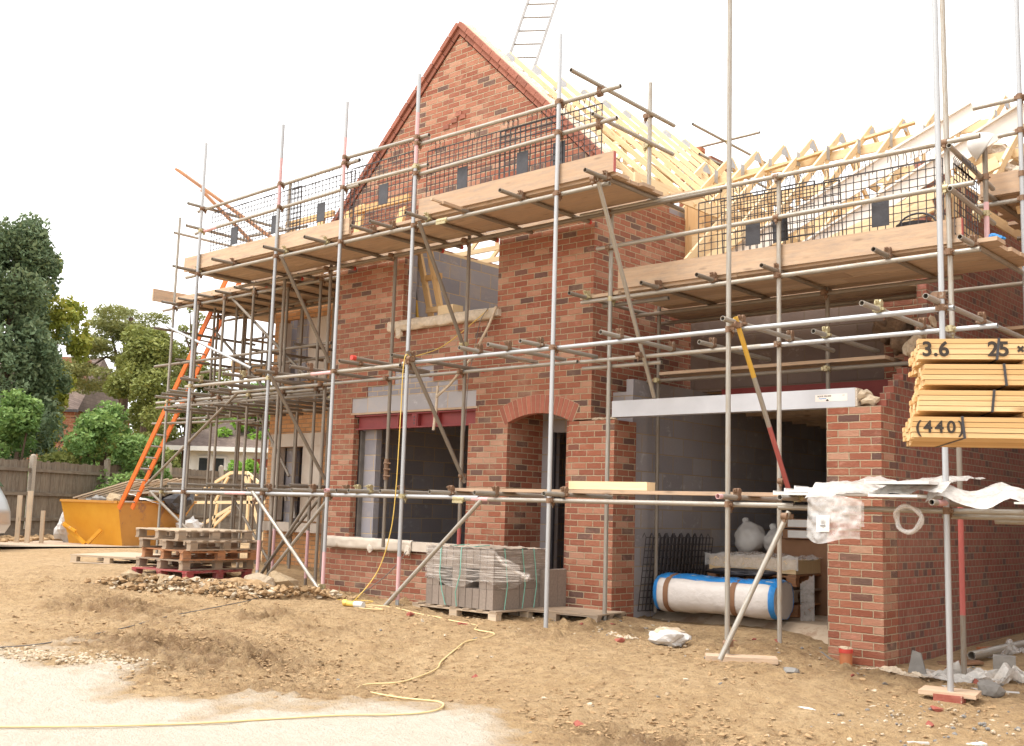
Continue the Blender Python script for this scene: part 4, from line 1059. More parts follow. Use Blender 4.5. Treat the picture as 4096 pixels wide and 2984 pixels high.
# pallets
def pallet(label, loc, rot, mat, mat2=None, L=1.2, Wd=1.0, n=6, gap=True, z=0, group='loose wooden pallets', solid=False):
    t = thing('pallet', label, 'pallet', (loc[0], loc[1], loc[2]), group); t.rotation_euler = (rot[0], rot[1], rot[2]) if isinstance(rot, tuple) else (0, 0, rot)
    def part(nm, *a, mt=mat):
        m = MB(); m.box(*a); me_ = m.mesh(nm); me_.materials.append(mt); o = bpy.data.objects.new(nm, me_); COL.objects.link(o); o.parent = t
    if solid: part('deck_sheet', -L / 2, L / 2, -Wd / 2, Wd / 2, .118, .132)
    else:
        for i in range(n):
            x = -L / 2 + .055 + i * (L - .11) / (n - 1); part('top_board', x - .05, x + .05, -Wd / 2, Wd / 2, .118, .134)
    for y in (-Wd / 2 + .05, 0, Wd / 2 - .05):
        part('stringer_board', -L / 2, L / 2, y - .045, y + .045, .1, .1178, mt=mat2 or mat); part('bottom_board', -L / 2, L / 2, y - .045, y + .045, 0, .018, mt=mat2 or mat)
        for x in (-L / 2 + .07, 0, L / 2 - .07): part('block', x - .06, x + .06, y - .044, y + .044, .0182, .0998, mt=mat2 or mat)
    return t
ps = (-5.92, -1.47)
for k, (mt, m2, dx, dy, rz, L, Wd, lb) in enumerate([(wood_red, wood_red, .0, -.05, .16, 1.2, 1.15, 'red painted pallet at the bottom of the stack of five'), (wood_pallet, None, -.06, .02, .05, 1.2, 1.15, 'grey weathered pallet second from the bottom of the stack'), (wood_rust, None, .04, .03, -.03, 1.2, 1.15, 'rusty orange pallet in the middle of the stack'), (wood_pallet, None, .02, .05, .08, 1.25, 1.2, 'worn brown pallet with a loose slat, second from the top of the stack'), (wood_pale, wood_pallet, -.1, .0, .0, 1.2, 1.15, 'pale slatted pallet on top of the stack of five')]):
    pallet(lb, (ps[0] + dx, ps[1] + dy, .06 + k * .1365), rz + 1.57, mt, m2, L, Wd, 7)
pallet('pallet with a plywood sheet on it, lying before the yellow skip', (-8.75, -.85, .1), .35, wood_pale, None, 1.5, 1.3, 6, solid=True)
for k in range(4):
    pallet(['lowest of the small grey pallets beside the skip', 'second small grey pallet up beside the skip', 'third small grey pallet up beside the skip', 'uppermost small grey pallet beside the skip'][k], (-8.6, .25, .1 + k * .137), .2 + .06 * k, wood_pallet, None, 1.0, .9, 5)
pallet('timber pallet under the grey concrete blocks by the doorway', (-1.0, -.62, -.10), 0.0, wood_pallet, wood_pale, 1.36, 1.16, 7)
pallet('pallet with a chipboard top in front of the open doorway', (-.05, -.32, -.09), .12, wood_pallet, None, 1.2, .62, 6, solid=True)

# concrete blocks on the pallet
t = thing('block_pack', 'strapped pack of brown concrete blocks in torn stretch wrap on a pallet', 'block pack', (-1.0, -.6, .035))
nb = 0
for r_ in range(3):
    for i in range(10):
        x = -1.5 + i * .108
        for j in range(2):
            y = -1.15 + j * .45
            if r_ == 1 and j == 0 and i in (2, 6): continue
            if r_ == 1 and j == 0 and i in (3, 7): y += .1
            m = MB(); m.box(x + random.uniform(0, .004), x + .103, y, y + .44, .036 + r_ * .2205, .036 + r_ * .2205 + .218); m.build('block', cblock, t)
m = MB()
def dust(u, v): return Vector((-1.5 + 1.08 * u, -1.15 + .9 * v, .7 + .022 * max(0, .3 + noise.fractal((u * 9, v * 8, 2), 1, 2, 4))))
m.grid(dust, 40, 34, sm=False); m.build('dust_layer', dustc, t)
for k in range(5):
    x = -.36; y = -1.0 + .215 * k
    m = MB(); m.box(-.415, -.315 , y + .2, y + .41, .036 if k > 1 else .036, .47); m.build('block', cblock, t) if k > 1 else None
m = MB()
def wr(u, v):
    a = u * 3; X0, X1, Y0, Y1 = -1.512, -.408, -1.162, -.24
    if a < 1: p = (X0, Y1 + (Y0 - Y1) * a)
    elif a < 2: p = (X0 + (X1 - X0) * (a - 1), Y0)
    else: p = (X1, Y0 + (Y1 - Y0) * (a - 2))
    z = .30 + .41 * v + (.05 * math.sin(u * 23) if v < .05 else 0); n = .006 * noise.fractal((u * 4, z * 45, 1), 1, 2, 3)
    return Vector((p[0] - n, p[1] - abs(n), z))
m.grid(wr, 96, 26); WRP = m.build('stretch_wrap', wrap, t)
m = MB(); m.path([(-.41, -1.15, .66), (-.3, -1.13, .55), (-.2, -1.1, .50), (-.1, -1.02, .44), (-.06, -1.0, .40)], .022, 8); m.lump((-.08, -1.0, .42), .06, .05, .05, 2, .6, seed=3)
m.grid(lambda u, v: Vector((-.41 + .28 * u, -1.15 + .1 * u, .66 - .33 * v - u * (.12 - .16 * v))), 14, 10); m.build('loose_wrap_tail', wrap, t)
for x in (-1.25, -.92):
    m = MB(); m.path([(x + .1 if x < -1 else x - .05, -1.17, .04), (x + .05 if x < -1 else x - .06, -1.185, .2), (x + .01, -1.19, .4), (x, -1.17, .7), (x, -.7, .725)], .006, 5); m.build('strap', strap, t)
for y in (-1.0, -.7, -.5):
    m = MB(); m.path([(-.385, y, .04), (-.375, y + .03, .3), (-.39, y + .02, .5), (-.405, y, .71)], .006, 5); m.build('strap', strap, t)

LX, LD = LX0, LD0
# skip
sk = thing('skip', 'battered yellow skip full of broken pallets and rubbish', 'skip', (-14.8, 2.0, .12))
a_ = Vector((.972, .237, 0)); l_ = Vector((-.237, .972, 0)); b0 = Vector((-15.5, 1.30, .13))
def S3(u, v, z): return b0 + a_ * u + l_ * v + Vector((0, 0, z))
pr = dict(nb=(S3(0, 0, 0), S3(1.66, 0, 0)), nt=(S3(-.05, -.26, .94), S3(1.72, -.26, .94)), fb=(S3(0, 1.2, 0), S3(1.66, 1.2, 0)), ft=(S3(-.05, 2.0, .98), S3(1.72, 2.0, .98)))
def plate(name, pts, mat, th=.03, nrm=None):
    m = MB(); n = (pts[1] - pts[0]).cross(pts[2] - pts[0]).normalized()
    m.face(pts); m.face([p - n * th for p in pts][::-1])
    for i in range(len(pts)):
        j = (i + 1) % len(pts); m.face([pts[i], pts[i] - n * th, pts[j] - n * th, pts[j]])
    return m.build(name, mat, sk)
plate('end_plate', [pr['nb'][0], pr['nb'][1], pr['nt'][1], pr['nt'][0]], skipy)
plate('end_plate', [pr['fb'][1], pr['fb'][0], pr['ft'][0], pr['ft'][1]], skipy)
plate('side_plate', [pr['nb'][1], pr['fb'][1], pr['ft'][1], pr['nt'][1]], skipo)
plate('side_plate', [pr['fb'][0], pr['nb'][0], pr['nt'][0], pr['ft'][0]], skipo)
plate('floor_plate', [pr['nb'][0], pr['fb'][0], pr['fb'][1], pr['nb'][1]], skipo)
m = MB(); rim = [pr['nt'][0], pr['nt'][1], pr['ft'][1], pr['ft'][0]]
for i in range(4): m.bar(rim[i], rim[(i + 1) % 4], .06, .05)
m.build('rim', skipo, sk)
for u0, u1 in ((.12, .75), (.95, 1.2)):
    m = MB(); m.bar(S3(u0, -.3, .45 if u0 < .5 else .05), S3(u1, -.2, .02 if u0 < .5 else .34), .06, .07); m.build('lifting_bar', skipy, sk)
m = MB(); m.bar(S3(.2, -.32, .42), S3(.55, -.3, .28), .05, .05); m.build('lifting_bar', skipy, sk)
for u in (.3, 1.2): plank(S3(u, -.1, -.06), S3(u, .95, -.06), .1, .12, LZ, wood_board, sk, 'skid')
m = MB()
for i in range(24): m.lump(S3(.2 + random.random() * 1.3, .0 + random.random() * 1.4, .72 + random.random() * .2), .22, .22, .2, 2, .5, seed=i, mi=i % 3)
m.build('rubbish_fill', [blackp, rock, slate], sk)
def slats(label, p0, dirv, side, n, L, gap, mat, cat='pallet'):
    t = thing('broken_pallet', label, cat, tuple(p0), 'broken pallets in the skip')
    for i in range(n):
        q = vec(p0) + vec(side) * (i * gap); m = MB(); m.bar(q, q + vec(dirv) * L, .14, .03); m.build('slat', mat, t)
    for u in (.08, .92): m = MB(); q = vec(p0) + vec(dirv) * L * u - Vector((0, 0, .05)); m.bar(q, q + vec(side) * (gap * (n - 1)), .08, .07); m.build('bearer', mat, t)
slats('broken pallet tilted up at the left of the heap in the yellow skip', S3(.05, .0, 1.0), (.66, .62, .30), (.14, .17, .02), 7, 1.35, .9, wood_pale)
slats('broken pallet behind the orange ladder in the skip', S3(.75, .3, 1.06), (.8, .55, .10), (-.2, .75, .12), 5, 1.1, .2, wood_pallet)
slats('reddish broken pallet at the far right of the skip heap', S3(1.0, .9, 1.14), (.85, .5, .05), (-.12, .55, .1), 4, 1.0, .3, wood_pale)
one(q1('lump', S3(1.75, 1.35, .95), .32, .4, .28, 3, .5, seed=5), 'rubbish_bag', blackp, 'black rubbish bag hanging over the right rim of the skip', 'rubbish bag', S3(1.75, 1.35, .8))
m = MB(); m.grid(lambda u, v: S3(1.1 + .68 * u, .2 + .7 * v, 1.02 + .10 * math.sin(u * 3) - .12 * v + .05 * noise.noise((u * 4, v * 4, 0))), 16, 14); one(m, 'plastic_sheet', sack, 'pale plastic sheet spilling over the side of the skip', 'plastic sheet', S3(1.2, .8, 1.0))
one(q1('lump', S3(-.25, .2, .3), .16, .3, .4, 3, .5, seed=9), 'rubble_sack', sack, 'white rubble sack slumped against the left side of the skip', 'sack', S3(-.25, .2, 0))
one(q1('lump', S3(2.05, 1.5, .28), .26, .3, .36, 3, .5, seed=12), 'rubble_sack', sack, 'white rubble sack standing beyond the right end of the skip', 'sack', S3(2.05, 1.5, 0))

# ladders
def ladder(name, label, p0, p1, wdir, wd, n, rm, sm, sec, band=None):
    t = thing(name, label, 'ladder', tuple(p0)); p0 = vec(p0); p1 = vec(p1); wdv = vec(wdir).normalized() * wd / 2; nrm = (p1 - p0).cross(wdv).normalized()
    for s_ in (-1, 1):
        m = MB(); m.bar(p0 + wdv * s_, p1 + wdv * s_, sec[0], sec[1], nrm); m.build('rail', rm, t)
    for i in range(n):
        q = p0.lerp(p1, (i + .6) / n); m = MB(); m.tube(q - wdv, q + wdv, .016, 8, False); m.build('rung', sm, t)
ladder('ladder', 'long orange ladder leaning from the skip up to the left scaffold', (-12.4, .9, .95), (-8.75, .95, 5.75), (.3, -.95, 0), .36, 22, ladder_o, alu, (.035, .085))
ladder('roof_ladder', 'aluminium ladder standing up behind the ridge of the brick gable', (-3.27, 1.79, 7.2), (-2.69, 2.32, 9.9), (.8, .55, .0), .46, 12, alu, alu, (.03, .07))

# weathered fence
fn = thing('board_fence', 'weathered close board fence with a concrete gravel board behind the skip', 'fence', (-19.6, 4.6, .2))
FA, FB = Vector((-14.6, -6.0, 0)), Vector((-27.5, 21.5, 0)); fd = (FB - FA).normalized(); FL = (FB - FA).length; fnn = Vector((fd.y, -fd.x, 0))
def fz(t): return .14 + .016 * max(0, t - 8)
m = MB(); t_ = 0; last = 0
bay = 2.75
k = 0
while k * bay < FL:
    t0, t1 = k * bay, (k + 1) * bay
    p0 = FA + fd * t0; zb = fz(t0)
    m = MB(); u = t0 + .06
    while u < t1 - .05:
        q = FA + fd * u; h = 1.98 + random.uniform(-.02, .02)
        m.bar(q + LZ * (zb + .2) + fnn * random.uniform(0, .012), q + LZ * (zb + h - .14) + fnn * random.uniform(0, .012), .104, .014, fnn); u += .088
    m.build('board_panel', wood_fence, fn)
    for hh in (.45, 1.05, 1.62):
        m = MB(); m.bar(FA + fd * t0 + fnn * .05 + LZ * (zb + hh), FA + fd * t1 + fnn * .05 + LZ * (zb + hh), .07, .08); m.build('arris_rail', wood_fence, fn)
    m = MB(); m.bar(FA + fd * t0 + LZ * (zb + .1) + fnn * .02, FA + fd * t1 + LZ * (zb + .1) + fnn * .02, .05, .24); m.build('gravel_board', wood_fence, fn)
    pp = FA + fd * t0 + fnn * .06
    m = MB(); m.bar(pp + LZ * (zb - .2), pp + LZ * (zb + 1.95), .11, .12, fnn); m.lump(pp + LZ * (zb + 1.95), .06, .06, .05, 2, .1); m.build('post', postc, fn)
    k += 1
GS = 'timber stakes in front of the fence'
for (x, y, z0, z1, wd, lb) in ((-15.6, .2, 0, 1.15, .09, 'left one of the two tall pale stakes standing by the fence post'), (-15.38, .32, 0, 1.25, .1, 'tallest pale timber stake by the fence post, right of its twin'), (-15.1, .5, 0, .84, .08, 'short pale stake standing alone left of the skip')):
    m = MB(); m.bar((x, y, z0), (x - .03, y, z1), wd, .05, (.7, -.7, 0)); one(m, 'timber_stake', wood_pale, lb, 'stake', (x, y, z0), GS)
m = MB(); m.grid(lambda u, v: Vector((-20.5 + 7 * u, -3.2 + 3.6 * v + 2.2 * u, .16 - .02 * v)), 4, 4); tag(m.build('path', concrete), kind='structure')
m = MB()
for i in range(260):
    u = random.random(); q = FA + fd * (4 + u * 14) + fnn * (.2 + random.random() * 1.3)
    m.lump((q.x, q.y, .14 + random.random() * .05), .12, .12, .06, 1, .6, seed=i)
tag(m.build('bank_earth', clod), kind='stuff')
# timber frame leaning on the fence
t = thing('propped_roof_frame', 'fresh timber roof frame propped up between the skip and the fence', 'timber frame', (-15, 5, .3))
for a, b in (((-16.5, 1.3), (-15, 1.85)), ((-15, 1.85), (-14.3, 1.85)), ((-14.3, 1.85), (-13.2, 1.3)), ((-16.6, 1.1), (-13.4, 1.16)), ((-16.3, .5), (-14.7, 1.08)), ((-15.6, 1.15), (-15.1, 1.75)), ((-14.4, 1.75), (-13.6, .4)), ((-15.65, .35), (-15.5, 1.1)), ((-16.2, .2), (-14.9, .95)), ((-14.2, 1.8), (-14.2, .3))):
    m = MB(); m.bar((a[0], 5, a[1]), (b[0], 5, b[1]), .04, .075); m.build('timber_member', wood_new, t)

# car at the left edge: only its rear corner is in the picture
cr = thing('parked_car', 'silver car whose rear corner with a red lamp shows at the left edge', 'car', (-13.4, -2.2, .1))
ca = Vector((-.62, -.785, 0)); cb = Vector((-.785, .62, 0)); c0 = Vector((-12.63, -1.38, .08)) - LX0 * .27
prof = [(.1, .32), (.0, .5), (.02, .75), (.1, .98), (.32, 1.35), (.6, 1.5), (1.6, 1.55), (2.5, 1.5), (3.1, 1.05), (4.0, .9), (4.25, .55), (4.2, .3)]
def cs(u, v):
    n = len(prof) - 1; k = min(n - 1, int(u * n)); f = u * n - k; x = prof[k][0] * (1 - f) + prof[k + 1][0] * f; z = prof[k][1] * (1 - f) + prof[k + 1][1] * f
    s = (v - .5) * 2; w_ = .86 * (1 - .12 * max(0, z - .8)) ; rr = abs(s)**6
    return c0 + ca * (x + rr * (.12 if u < .5 else -.12)) + cb * (.86 + s * w_) + LZ * (z - .05 * rr)
m = MB(); m.grid(cs, 44, 20)
for sg in (0, 1):
    P_ = [cs(i / 44, sg) for i in range(45)]; m.face(P_ if sg == 0 else P_[::-1])
m.build('body', carp, cr)
m = MB(); m.bar(c0 + ca * .02 + cb * .06 + LZ * .78, c0 + ca * .06 + cb * .06 + LZ * 1.06, .16, .12, cb); m.build('tail_lamp', carl, cr)
m = MB(); m.bar(c0 + ca * .0 + cb * .06 + LZ * .89, c0 + ca * .03 + cb * .06 + LZ * .93, .17, .125, cb); m.build('lamp_band', whitep, cr)
for u in (.85, 3.4):
    for v in (.02, 1.52):
        q = c0 + ca * u + cb * v + LZ * .25; m = MB(); m.tube(q, q + cb * .2, .31, 20, False); wh = m.build('wheel', tyre, cr)
        m = MB(); m.tube(q - cb * .004, q + cb * .21, .19, 16, False); m.build('rim', alu, wh)
m = MB(); m.bar(c0 + ca * .2 + cb * .86 + LZ * 1.22, c0 + ca * .36 + cb * .86 + LZ * 1.42, 1.2, .02, ca); m.build('rear_window', glassd, cr)

# cables
def cable(name, label, pts, r_, mat):
    P_ = []
    pts = [vec(p) for p in pts]
    for i in range(len(pts) - 1):
        a = pts[max(0, i - 1)]; b = pts[i]; c_ = pts[i + 1]; d_ = pts[min(len(pts) - 1, i + 2)]
        for k in range(6):
            t_ = k / 6; P_.append(.5 * ((2 * b) + (c_ - a) * t_ + (2 * a - 5 * b + 4 * c_ - d_) * t_**2 + (3 * b - a - 3 * c_ + d_) * t_**3))
    P_.append(pts[-1]); m = MB(); m.path(P_, r_ * .82, 6)
    return one(m, name, mat, label, 'cable', tuple(pts[0]))
def G3(x, y, h=.012): return (x, y, gz(x, y) + h)
cable('extension_cable', 'yellow extension cable hanging down the middle of the scaffold to its plug', [(-1.65, -.1, 3.71), (-1.99, -.3, 3.37), (-2.04, -.6, 3.16), (-1.72, -1.3, 2.95), (-1.68, -1.48, 2.9), (-1.66, -1.52, 2.25), (-1.67, -1.52, 1.86), (-1.69, -1.52, 1.32), (-1.75, -1.52, .85), (-1.91, -1.55, .39), (-2.05, -1.75, .06), G3(-2.35, -1.65), G3(-2.75, -1.45), G3(-2.6, -1.2), G3(-2.2, -1.35), G3(-2.0, -1.75)], .0075, cabley)
cable('extension_cable', 'dusty yellow cable winding over the sand from the plug to the left edge', [G3(-1.75, -1.95), G3(-1.5, -1.8), G3(-1.9, -1.75), G3(-1.6, -1.6), G3(-1.2, -1.55), G3(-.9, -1.55), G3(-.55, -1.65), G3(-.2, -1.65), G3(-.05, -1.8), G3(.05, -1.9), G3(.35, -1.95), G3(.5, -2.2), G3(.5, -2.5), G3(.62, -2.75), G3(.78, -3.1), G3(.92, -3.3), G3(1.05, -3.7), G3(1.1, -3.95), G3(1.02, -4.15), G3(1.12, -4.35), G3(1.35, -4.42), G3(1.75, -4.45), G3(2.1, -4.42), G3(2.28, -4.55), G3(2.36, -4.75), G3(2.25, -4.98), G3(1.95, -5.3), G3(1.39, -6.09), G3(.78, -6.98), G3(.3, -7.6)], .009, cableb)
t = thing('cable_connector', 'yellow and white plug joining the two cables on the ground', 'plug', G3(-1.9, -1.9))
m = MB(); q = Vector(G3(-2.05, -1.92, .04)); m.tube(q, q + Vector((.17, .02, 0)), .032, 10, False); m.lump(q + Vector((.03, 0, .01)), .05, .04, .035, 2, .2); m.build('yellow_half', cabley, t)
m = MB(); m.tube(q + Vector((.17, .02, 0)), q + Vector((.3, .035, 0)), .036, 10, False); m.build('white_half', whitep, t)
cable('grey_cable', 'thin grey cable curving down past the front sill into the sand', [(-2.9, -.2, .56), (-3.0, -.25, .4), (-3.25, -.35, .15), G3(-3.6, -.5), G3(-3.9, -.95), G3(-3.7, -1.7), G3(-3.2, -2.4), G3(-2.9, -3.0), G3(-2.6, -3.9), G3(-2.1, -4.6), G3(-1.7, -5.3), G3(-1.5, -5.8), G3(-1.6, -6.5)], .007, cableg)
cable('grey_cable', 'thin black cable hanging down beside the green stained upright', [(-1.62, -.12, 3.73), (-1.72, -.16, 3.55), (-1.78, -.18, 3.2), (-1.86, -.2, 2.8), (-1.88, -.2, 2.3), (-1.92, -.2, 1.8), (-1.95, -.2, 1.3)], .006, cableg)
m = MB(); m.path([(-1.5, -.1, 3.74), (-1.6, -.12, 3.5), (-1.85, -.15, 3.1), (-2.2, -.2, 2.75), (-2.42, -.22, 2.6)], .018, 6); m.path([(-2.42, -.2, 2.75), (-2.42, -.22, 2.4), (-2.45, -.22, 2.16)], .02, 6)
one(m, 'timber_batten', sheet_b, 'pale strip of torn sheeting hanging from the upper sill', 'plastic strip', (-1.5, -.1, 3.7))

# things on the scaffold lifts
def sheet(name, label, mat, fn, at, nu=40, nv=30, cat='plastic sheet', group=None):
    m = MB(); m.grid(fn, nu, nv); return one(m, name, mat, label, cat, at, group)
BD = 'white boards lying on the scaffold'
for k, (x0, x1, y0, y1, z, rz, lb) in enumerate([(3.2, 4.2, -1.5, -1.2, 1.345, .02, 'lowest white board poking out left of the polythene on the scaffold'), (3.28, 4.25, -1.45, -1.1, 1.37, -.04, 'second white board up, left of the polythene on the scaffold'), (3.35, 4.3, -1.4, -1.15, 1.393, .05, 'top white board of the three left of the polythene'), (4.15, 4.55, -1.7, -1.2, 1.335, .03, 'white slotted board sticking out under the polythene beside the wire ring'), (4.1, 4.62, -1.65, -1.25, 1.44, -.03, 'thin white board lying on top of the polythene')]):
    m = MB(); m.box(x0, x1, y0, y1, z, z + .02); m.box(x0, x0 + .012, y0, y1, z + .0201, z + .035); one(m, 'white_board', whitep, lb, 'board', (x0, y0, z), BD)
for k, (x, y, z) in enumerate(((5.2, -1.0, 1.30), (5.6, -.8, 1.33))):
    m = MB(); m.box(x, x + 1.2, y - .5, y, z, z + .015); one(m, 'white_board', whitep, ['white board lying flat at the right end of the scaffold lift', 'upper white board at the right edge under the polythene'][k], 'board', (x, y, z), BD)
def pf(u, v):
    x = 3.55 + 1.15 * u; y = -1.6 + 1.0 * v; n = noise.fractal((x * 4, y * 4, 1), 1, 2, 4)
    return Vector((x, y, 1.33 + .10 * min(1, v * 5) + .05 * n + .05 * v + .03 * math.sin(u * 9) * v + .03 * (1 if u > .55 else 0)))
sheet('polythene_sheet', 'milky polythene sheet draped over white boards on the scaffold', film_w, pf, (3.6, -1.5, 1.4))
sheet('polythene_sheet', 'long crumpled milky polythene trailing along the scaffold to the right edge', film_w, lambda u, v: Vector((4.55 + 2.4 * u, -1.55 + .7 * v + .5 * u, 1.30 + .11 * min(1, v * 4) - .02 * u + .035 * math.sin(u * 31 + v * 4) + .05 * noise.fractal((u * 9, v * 6, 3), 1, 2, 5))), (4.6, -1.4, 1.4), 60, 24)
t = thing('plastic_bag', 'clear plastic bag with a white paper label hanging from the scaffold', 'plastic bag', (3.8, -1.56, 1.2))
m = MB(); m.grid(lambda u, v: Vector((3.57 + .47 * u - .02 * v, -1.57 - .1 * math.sin(u * math.pi) * (.4 + v) + .03 * noise.fractal((u * 6, v * 6, 7), 1, 2, 4), 1.40 - .09 * u * (1 - v) - (.40 + .04 * math.sin(u * 5) + .05 * u) * v)), 30, 26)
m.grid(lambda u, v: Vector((3.57 + .47 * u, -1.53 + .02 * noise.fractal((u * 6, v * 6, 2), 1, 2, 4), 1.37 - .08 * u - .2 * v)), 16, 12); m.build('bag_film', film, t)
m = MB(); m.prism([(0, 0), (.115, .005), (.11, .14), (.0, .135)], (3.70, -1.70, 1.04), (1, .05, 0), (0, .12, 1), (0, -.002, 0)); PL_ = m.build('paper_label', whitep, t)
m = MB()
for i in range(9): m.box(3.735 + i * .006, 3.7365 + i * .006 + .001 * (i % 3), -1.7035, -1.7005, 1.085, 1.095)
for i in range(5): m.box(3.735, 3.775, -1.7035, -1.6975, 1.12 + i * .009, 1.1208 + i * .009)
m.build('label_print', paint, PL_)
m = MB()
for k in range(3): m.path([(4.40 + .1 * math.cos(a) * (1 + .12 * math.sin(3 * a + k)), -1.52 + .02 * math.sin(a * 2 + k), 1.165 + .105 * math.sin(a) * (1 + .1 * math.cos(2 * a + k))) for a in [i * .3 for i in range(22)]], .014, 6)
one(m, 'film_ring', film, 'twisted ring of clear film hanging below the scaffold tube', 'film ring', (4.4, -1.5, 1.2))
plank_t = q1('bar', (.62, -1.08, 1.425), (1.58, -1.02, 1.42), .16, .085); one(plank_t, 'timber_offcut', wood_new, 'fresh timber offcut lying on the scaffold board before the garage', 'timber', (1.1, -1.05, 1.38))
for a, b, lb in (((-7.66, -1.2, 6.47), (-5.6, -.55, 5.05), 'long dark plank poking up furthest left over the top guard rail'), ((-6.87, -1.2, 5.97), (-5.85, -.6, 4.85), 'shorter dark plank propped under the long one at the left end')):
    m = MB(); m.bar(a, b, .12, .04); one(m, 'leaning_plank', wood_rust, lb, 'plank', b, 'planks propped on the guard rail')
for i, (x, zt, dx, lb) in enumerate(((-5.95, 5.5, .1, 'first short timber post from the left behind the mesh guards'), (-5.2, 5.52, .18, 'second short timber post behind the mesh guards'), (-4.55, 5.5, .08, 'third short timber post, left of the gable behind the mesh'), (-4.25, 5.55, .12, 'timber post close to the left foot of the gable'), (-3.35, 5.35, .1, 'timber post leaning on the gable wall behind the mesh'))):
    m = MB(); m.bar((x + dx, -.35, 4.70), (x, -.12, zt), .14, .045, (0, 1, 0)); one(m, 'timber_post', wood_orange, lb, 'timber post', (x, -.3, 4.7), 'short timber posts on the top deck')
for x0, x1, z, lb in ((-6.0, -4.9, 5.5, 'timber rail lying across the posts left of the gable'), (-4.3, -3.2, 5.45, 'timber rail lying across the posts against the gable')):
    m = MB(); m.bar((x0, -.2, z), (x1, -.14, z + .03), .05, .09); one(m, 'timber_rail', wood_orange, lb, 'timber', (x0, -.2, z))
t = thing('bucket', 'black builder bucket on the garage scaffold deck behind the mesh', 'bucket', (3.9, .05, 3.69))
def bk(u, v): a = u * 2 * math.pi; r_ = .15 + .045 * v; return Vector((3.9 + r_ * math.cos(a), .05 + r_ * math.sin(a), 3.69 + .3 * v))
m = MB(); m.grid(bk, 24, 6); m.tube((3.9, .05, 3.69), (3.9, .05, 3.70), .15, 20, False); m.build('tub', blackp, t)
m = MB(); m.path([(3.9 + .19 * math.cos(a), .05, 3.97 + .14 * math.sin(a)) for a in [i * math.pi / 10 for i in range(11)]], .01, 6); m.build('handle', blackp, t)
t = thing('hard_hat', 'white hard hat hung on top of the scaffold upright', 'hard hat', (4.47, .3, 4.74))
hz = (-LX0 * .8 + LZ * .5 + LD0 * .15).normalized(); hx = hz.cross(LD0).normalized(); HR = Matrix((hx, hz.cross(hx), hz)).transposed()
def hat(u, v):
    a = u * 2 * math.pi; b = v * math.pi / 2; k = 1 + .05 * (abs(math.sin(a)) < .25) * math.sin(b)
    return Vector((4.48, .3, 4.72)) + HR @ Vector((.13 * math.cos(a) * math.cos(b) * k, .155 * math.sin(a) * math.cos(b) * k, .17 * math.sin(b) * k))
m = MB(); m.grid(hat, 28, 9); m.build('shell', whitep, t)
m = MB(); P_ = [Vector((.14 * math.cos(a), .165 * math.sin(a) * (1.35 if math.sin(a) < 0 else 1), 0)) for a in [i * math.pi / 10 for i in range(20)]]
P_ = [Vector((4.48, .3, 4.72)) + HR @ p for p in P_]; dz = HR @ Vector((0, 0, .012)); m.face([p + dz for p in P_]); m.face(P_[::-1])
m.build('brim', whitep, t)
m = MB(); m.lump((4.62, .05, 3.74), .08, .07, .05, 3, .5, seed=2); one(m, 'blue_glove', bluep, 'crumpled blue glove on the deck by the garage toe board', 'glove', (4.6, 0, 3.69))
for a, b, lb, h_, mt in (((1.1, 1.0, 4.12), (4.05, 1.35, 5.5), 'long white plastic trim board slanting up across the garage roof', .22, whited), ((2.15, .95, 4.08), (4.6, 1.25, 5.35), 'lower greyish trim board slanting up across the garage roof', .2, whited)):
    m = MB(); m.bar(a, b, .02, h_, (0, 0, 1)); d_ = (vec(b) - vec(a)).normalized(); u_ = Vector((-d_.z, 0, d_.x)); m.bar(vec(a) + u_ * h_ * .5 + Vector((0, -.02, 0)), vec(b) + u_ * h_ * .5 + Vector((0, -.02, 0)), .06, .025); one(m, 'trim_board', mt, lb, 'trim board', a, 'white trim boards on the garage roof')
for k, (a, b) in enumerate((((1.75, .5, 3.75), (4.4, .9, 4.75)), ((.55, .6, 3.75), (1.7, .9, 4.55)), ((2.3, .3, 3.74), (3.9, .5, 4.3)))):
    m = MB(); m.bar(a, b, .05, .12); one(m, 'loose_rafter', wood_new, ['long loose rafter sloping up behind the garage mesh guards', 'short loose rafter at the left end of the garage deck', 'loose timber lying low behind the black bucket'][k], 'timber', a, 'loose rafters on the garage deck')
# inside the upper window
t = thing('timber_trestle', 'narrow timber frame leaning inside the open upper window', 'trestle', (-3.4, .5, 2.75))
for x in (-3.55, -3.33): m = MB(); m.bar((x + .27, .62, 3.3), (x, .4, 4.85), .09, .045, (0, 1, 0)); m.build('side_rail', wood_orange, t)
for z in (3.98, 4.45): m = MB(); m.bar((-3.6 + (4.85 - z) * .17, .5 - (z - 4.1) * .1, z), (-3.2 + (4.85 - z) * .17, .5 - (z - 4.1) * .1, z), .05, .08); m.build('cross_rail', wood_orange, t)
t = thing('sledge_handle', 'tool with a black and yellow handle standing in the upper window', 'tool', (-3.45, .4, 2.75))
m = MB(); m.tube((-3.42, .35, 3.6), (-3.55, .38, 4.12), .022, 10, False); m.build('yellow_handle', yellowt, t); m = MB(); m.tube((-3.55, .38, 4.12), (-3.63, .4, 4.44), .026, 10, False); m.build('black_grip', blackp, t)
m = MB()
for i in range(14): m.lump((-3.15 + random.random() * .75, .25 + random.random() * .12, 3.74 + random.random() * .05), .07, .06, .05, 1, .6, seed=i)
m.build('rubble', rock, H)
m = MB(); m.box(-3.05, -2.75, .35, .55, 3.8, 3.98); one(m, 'timber_crate', wood_new, 'small wooden crate inside the upper window', 'crate', (-2.9, .45, 3.8))
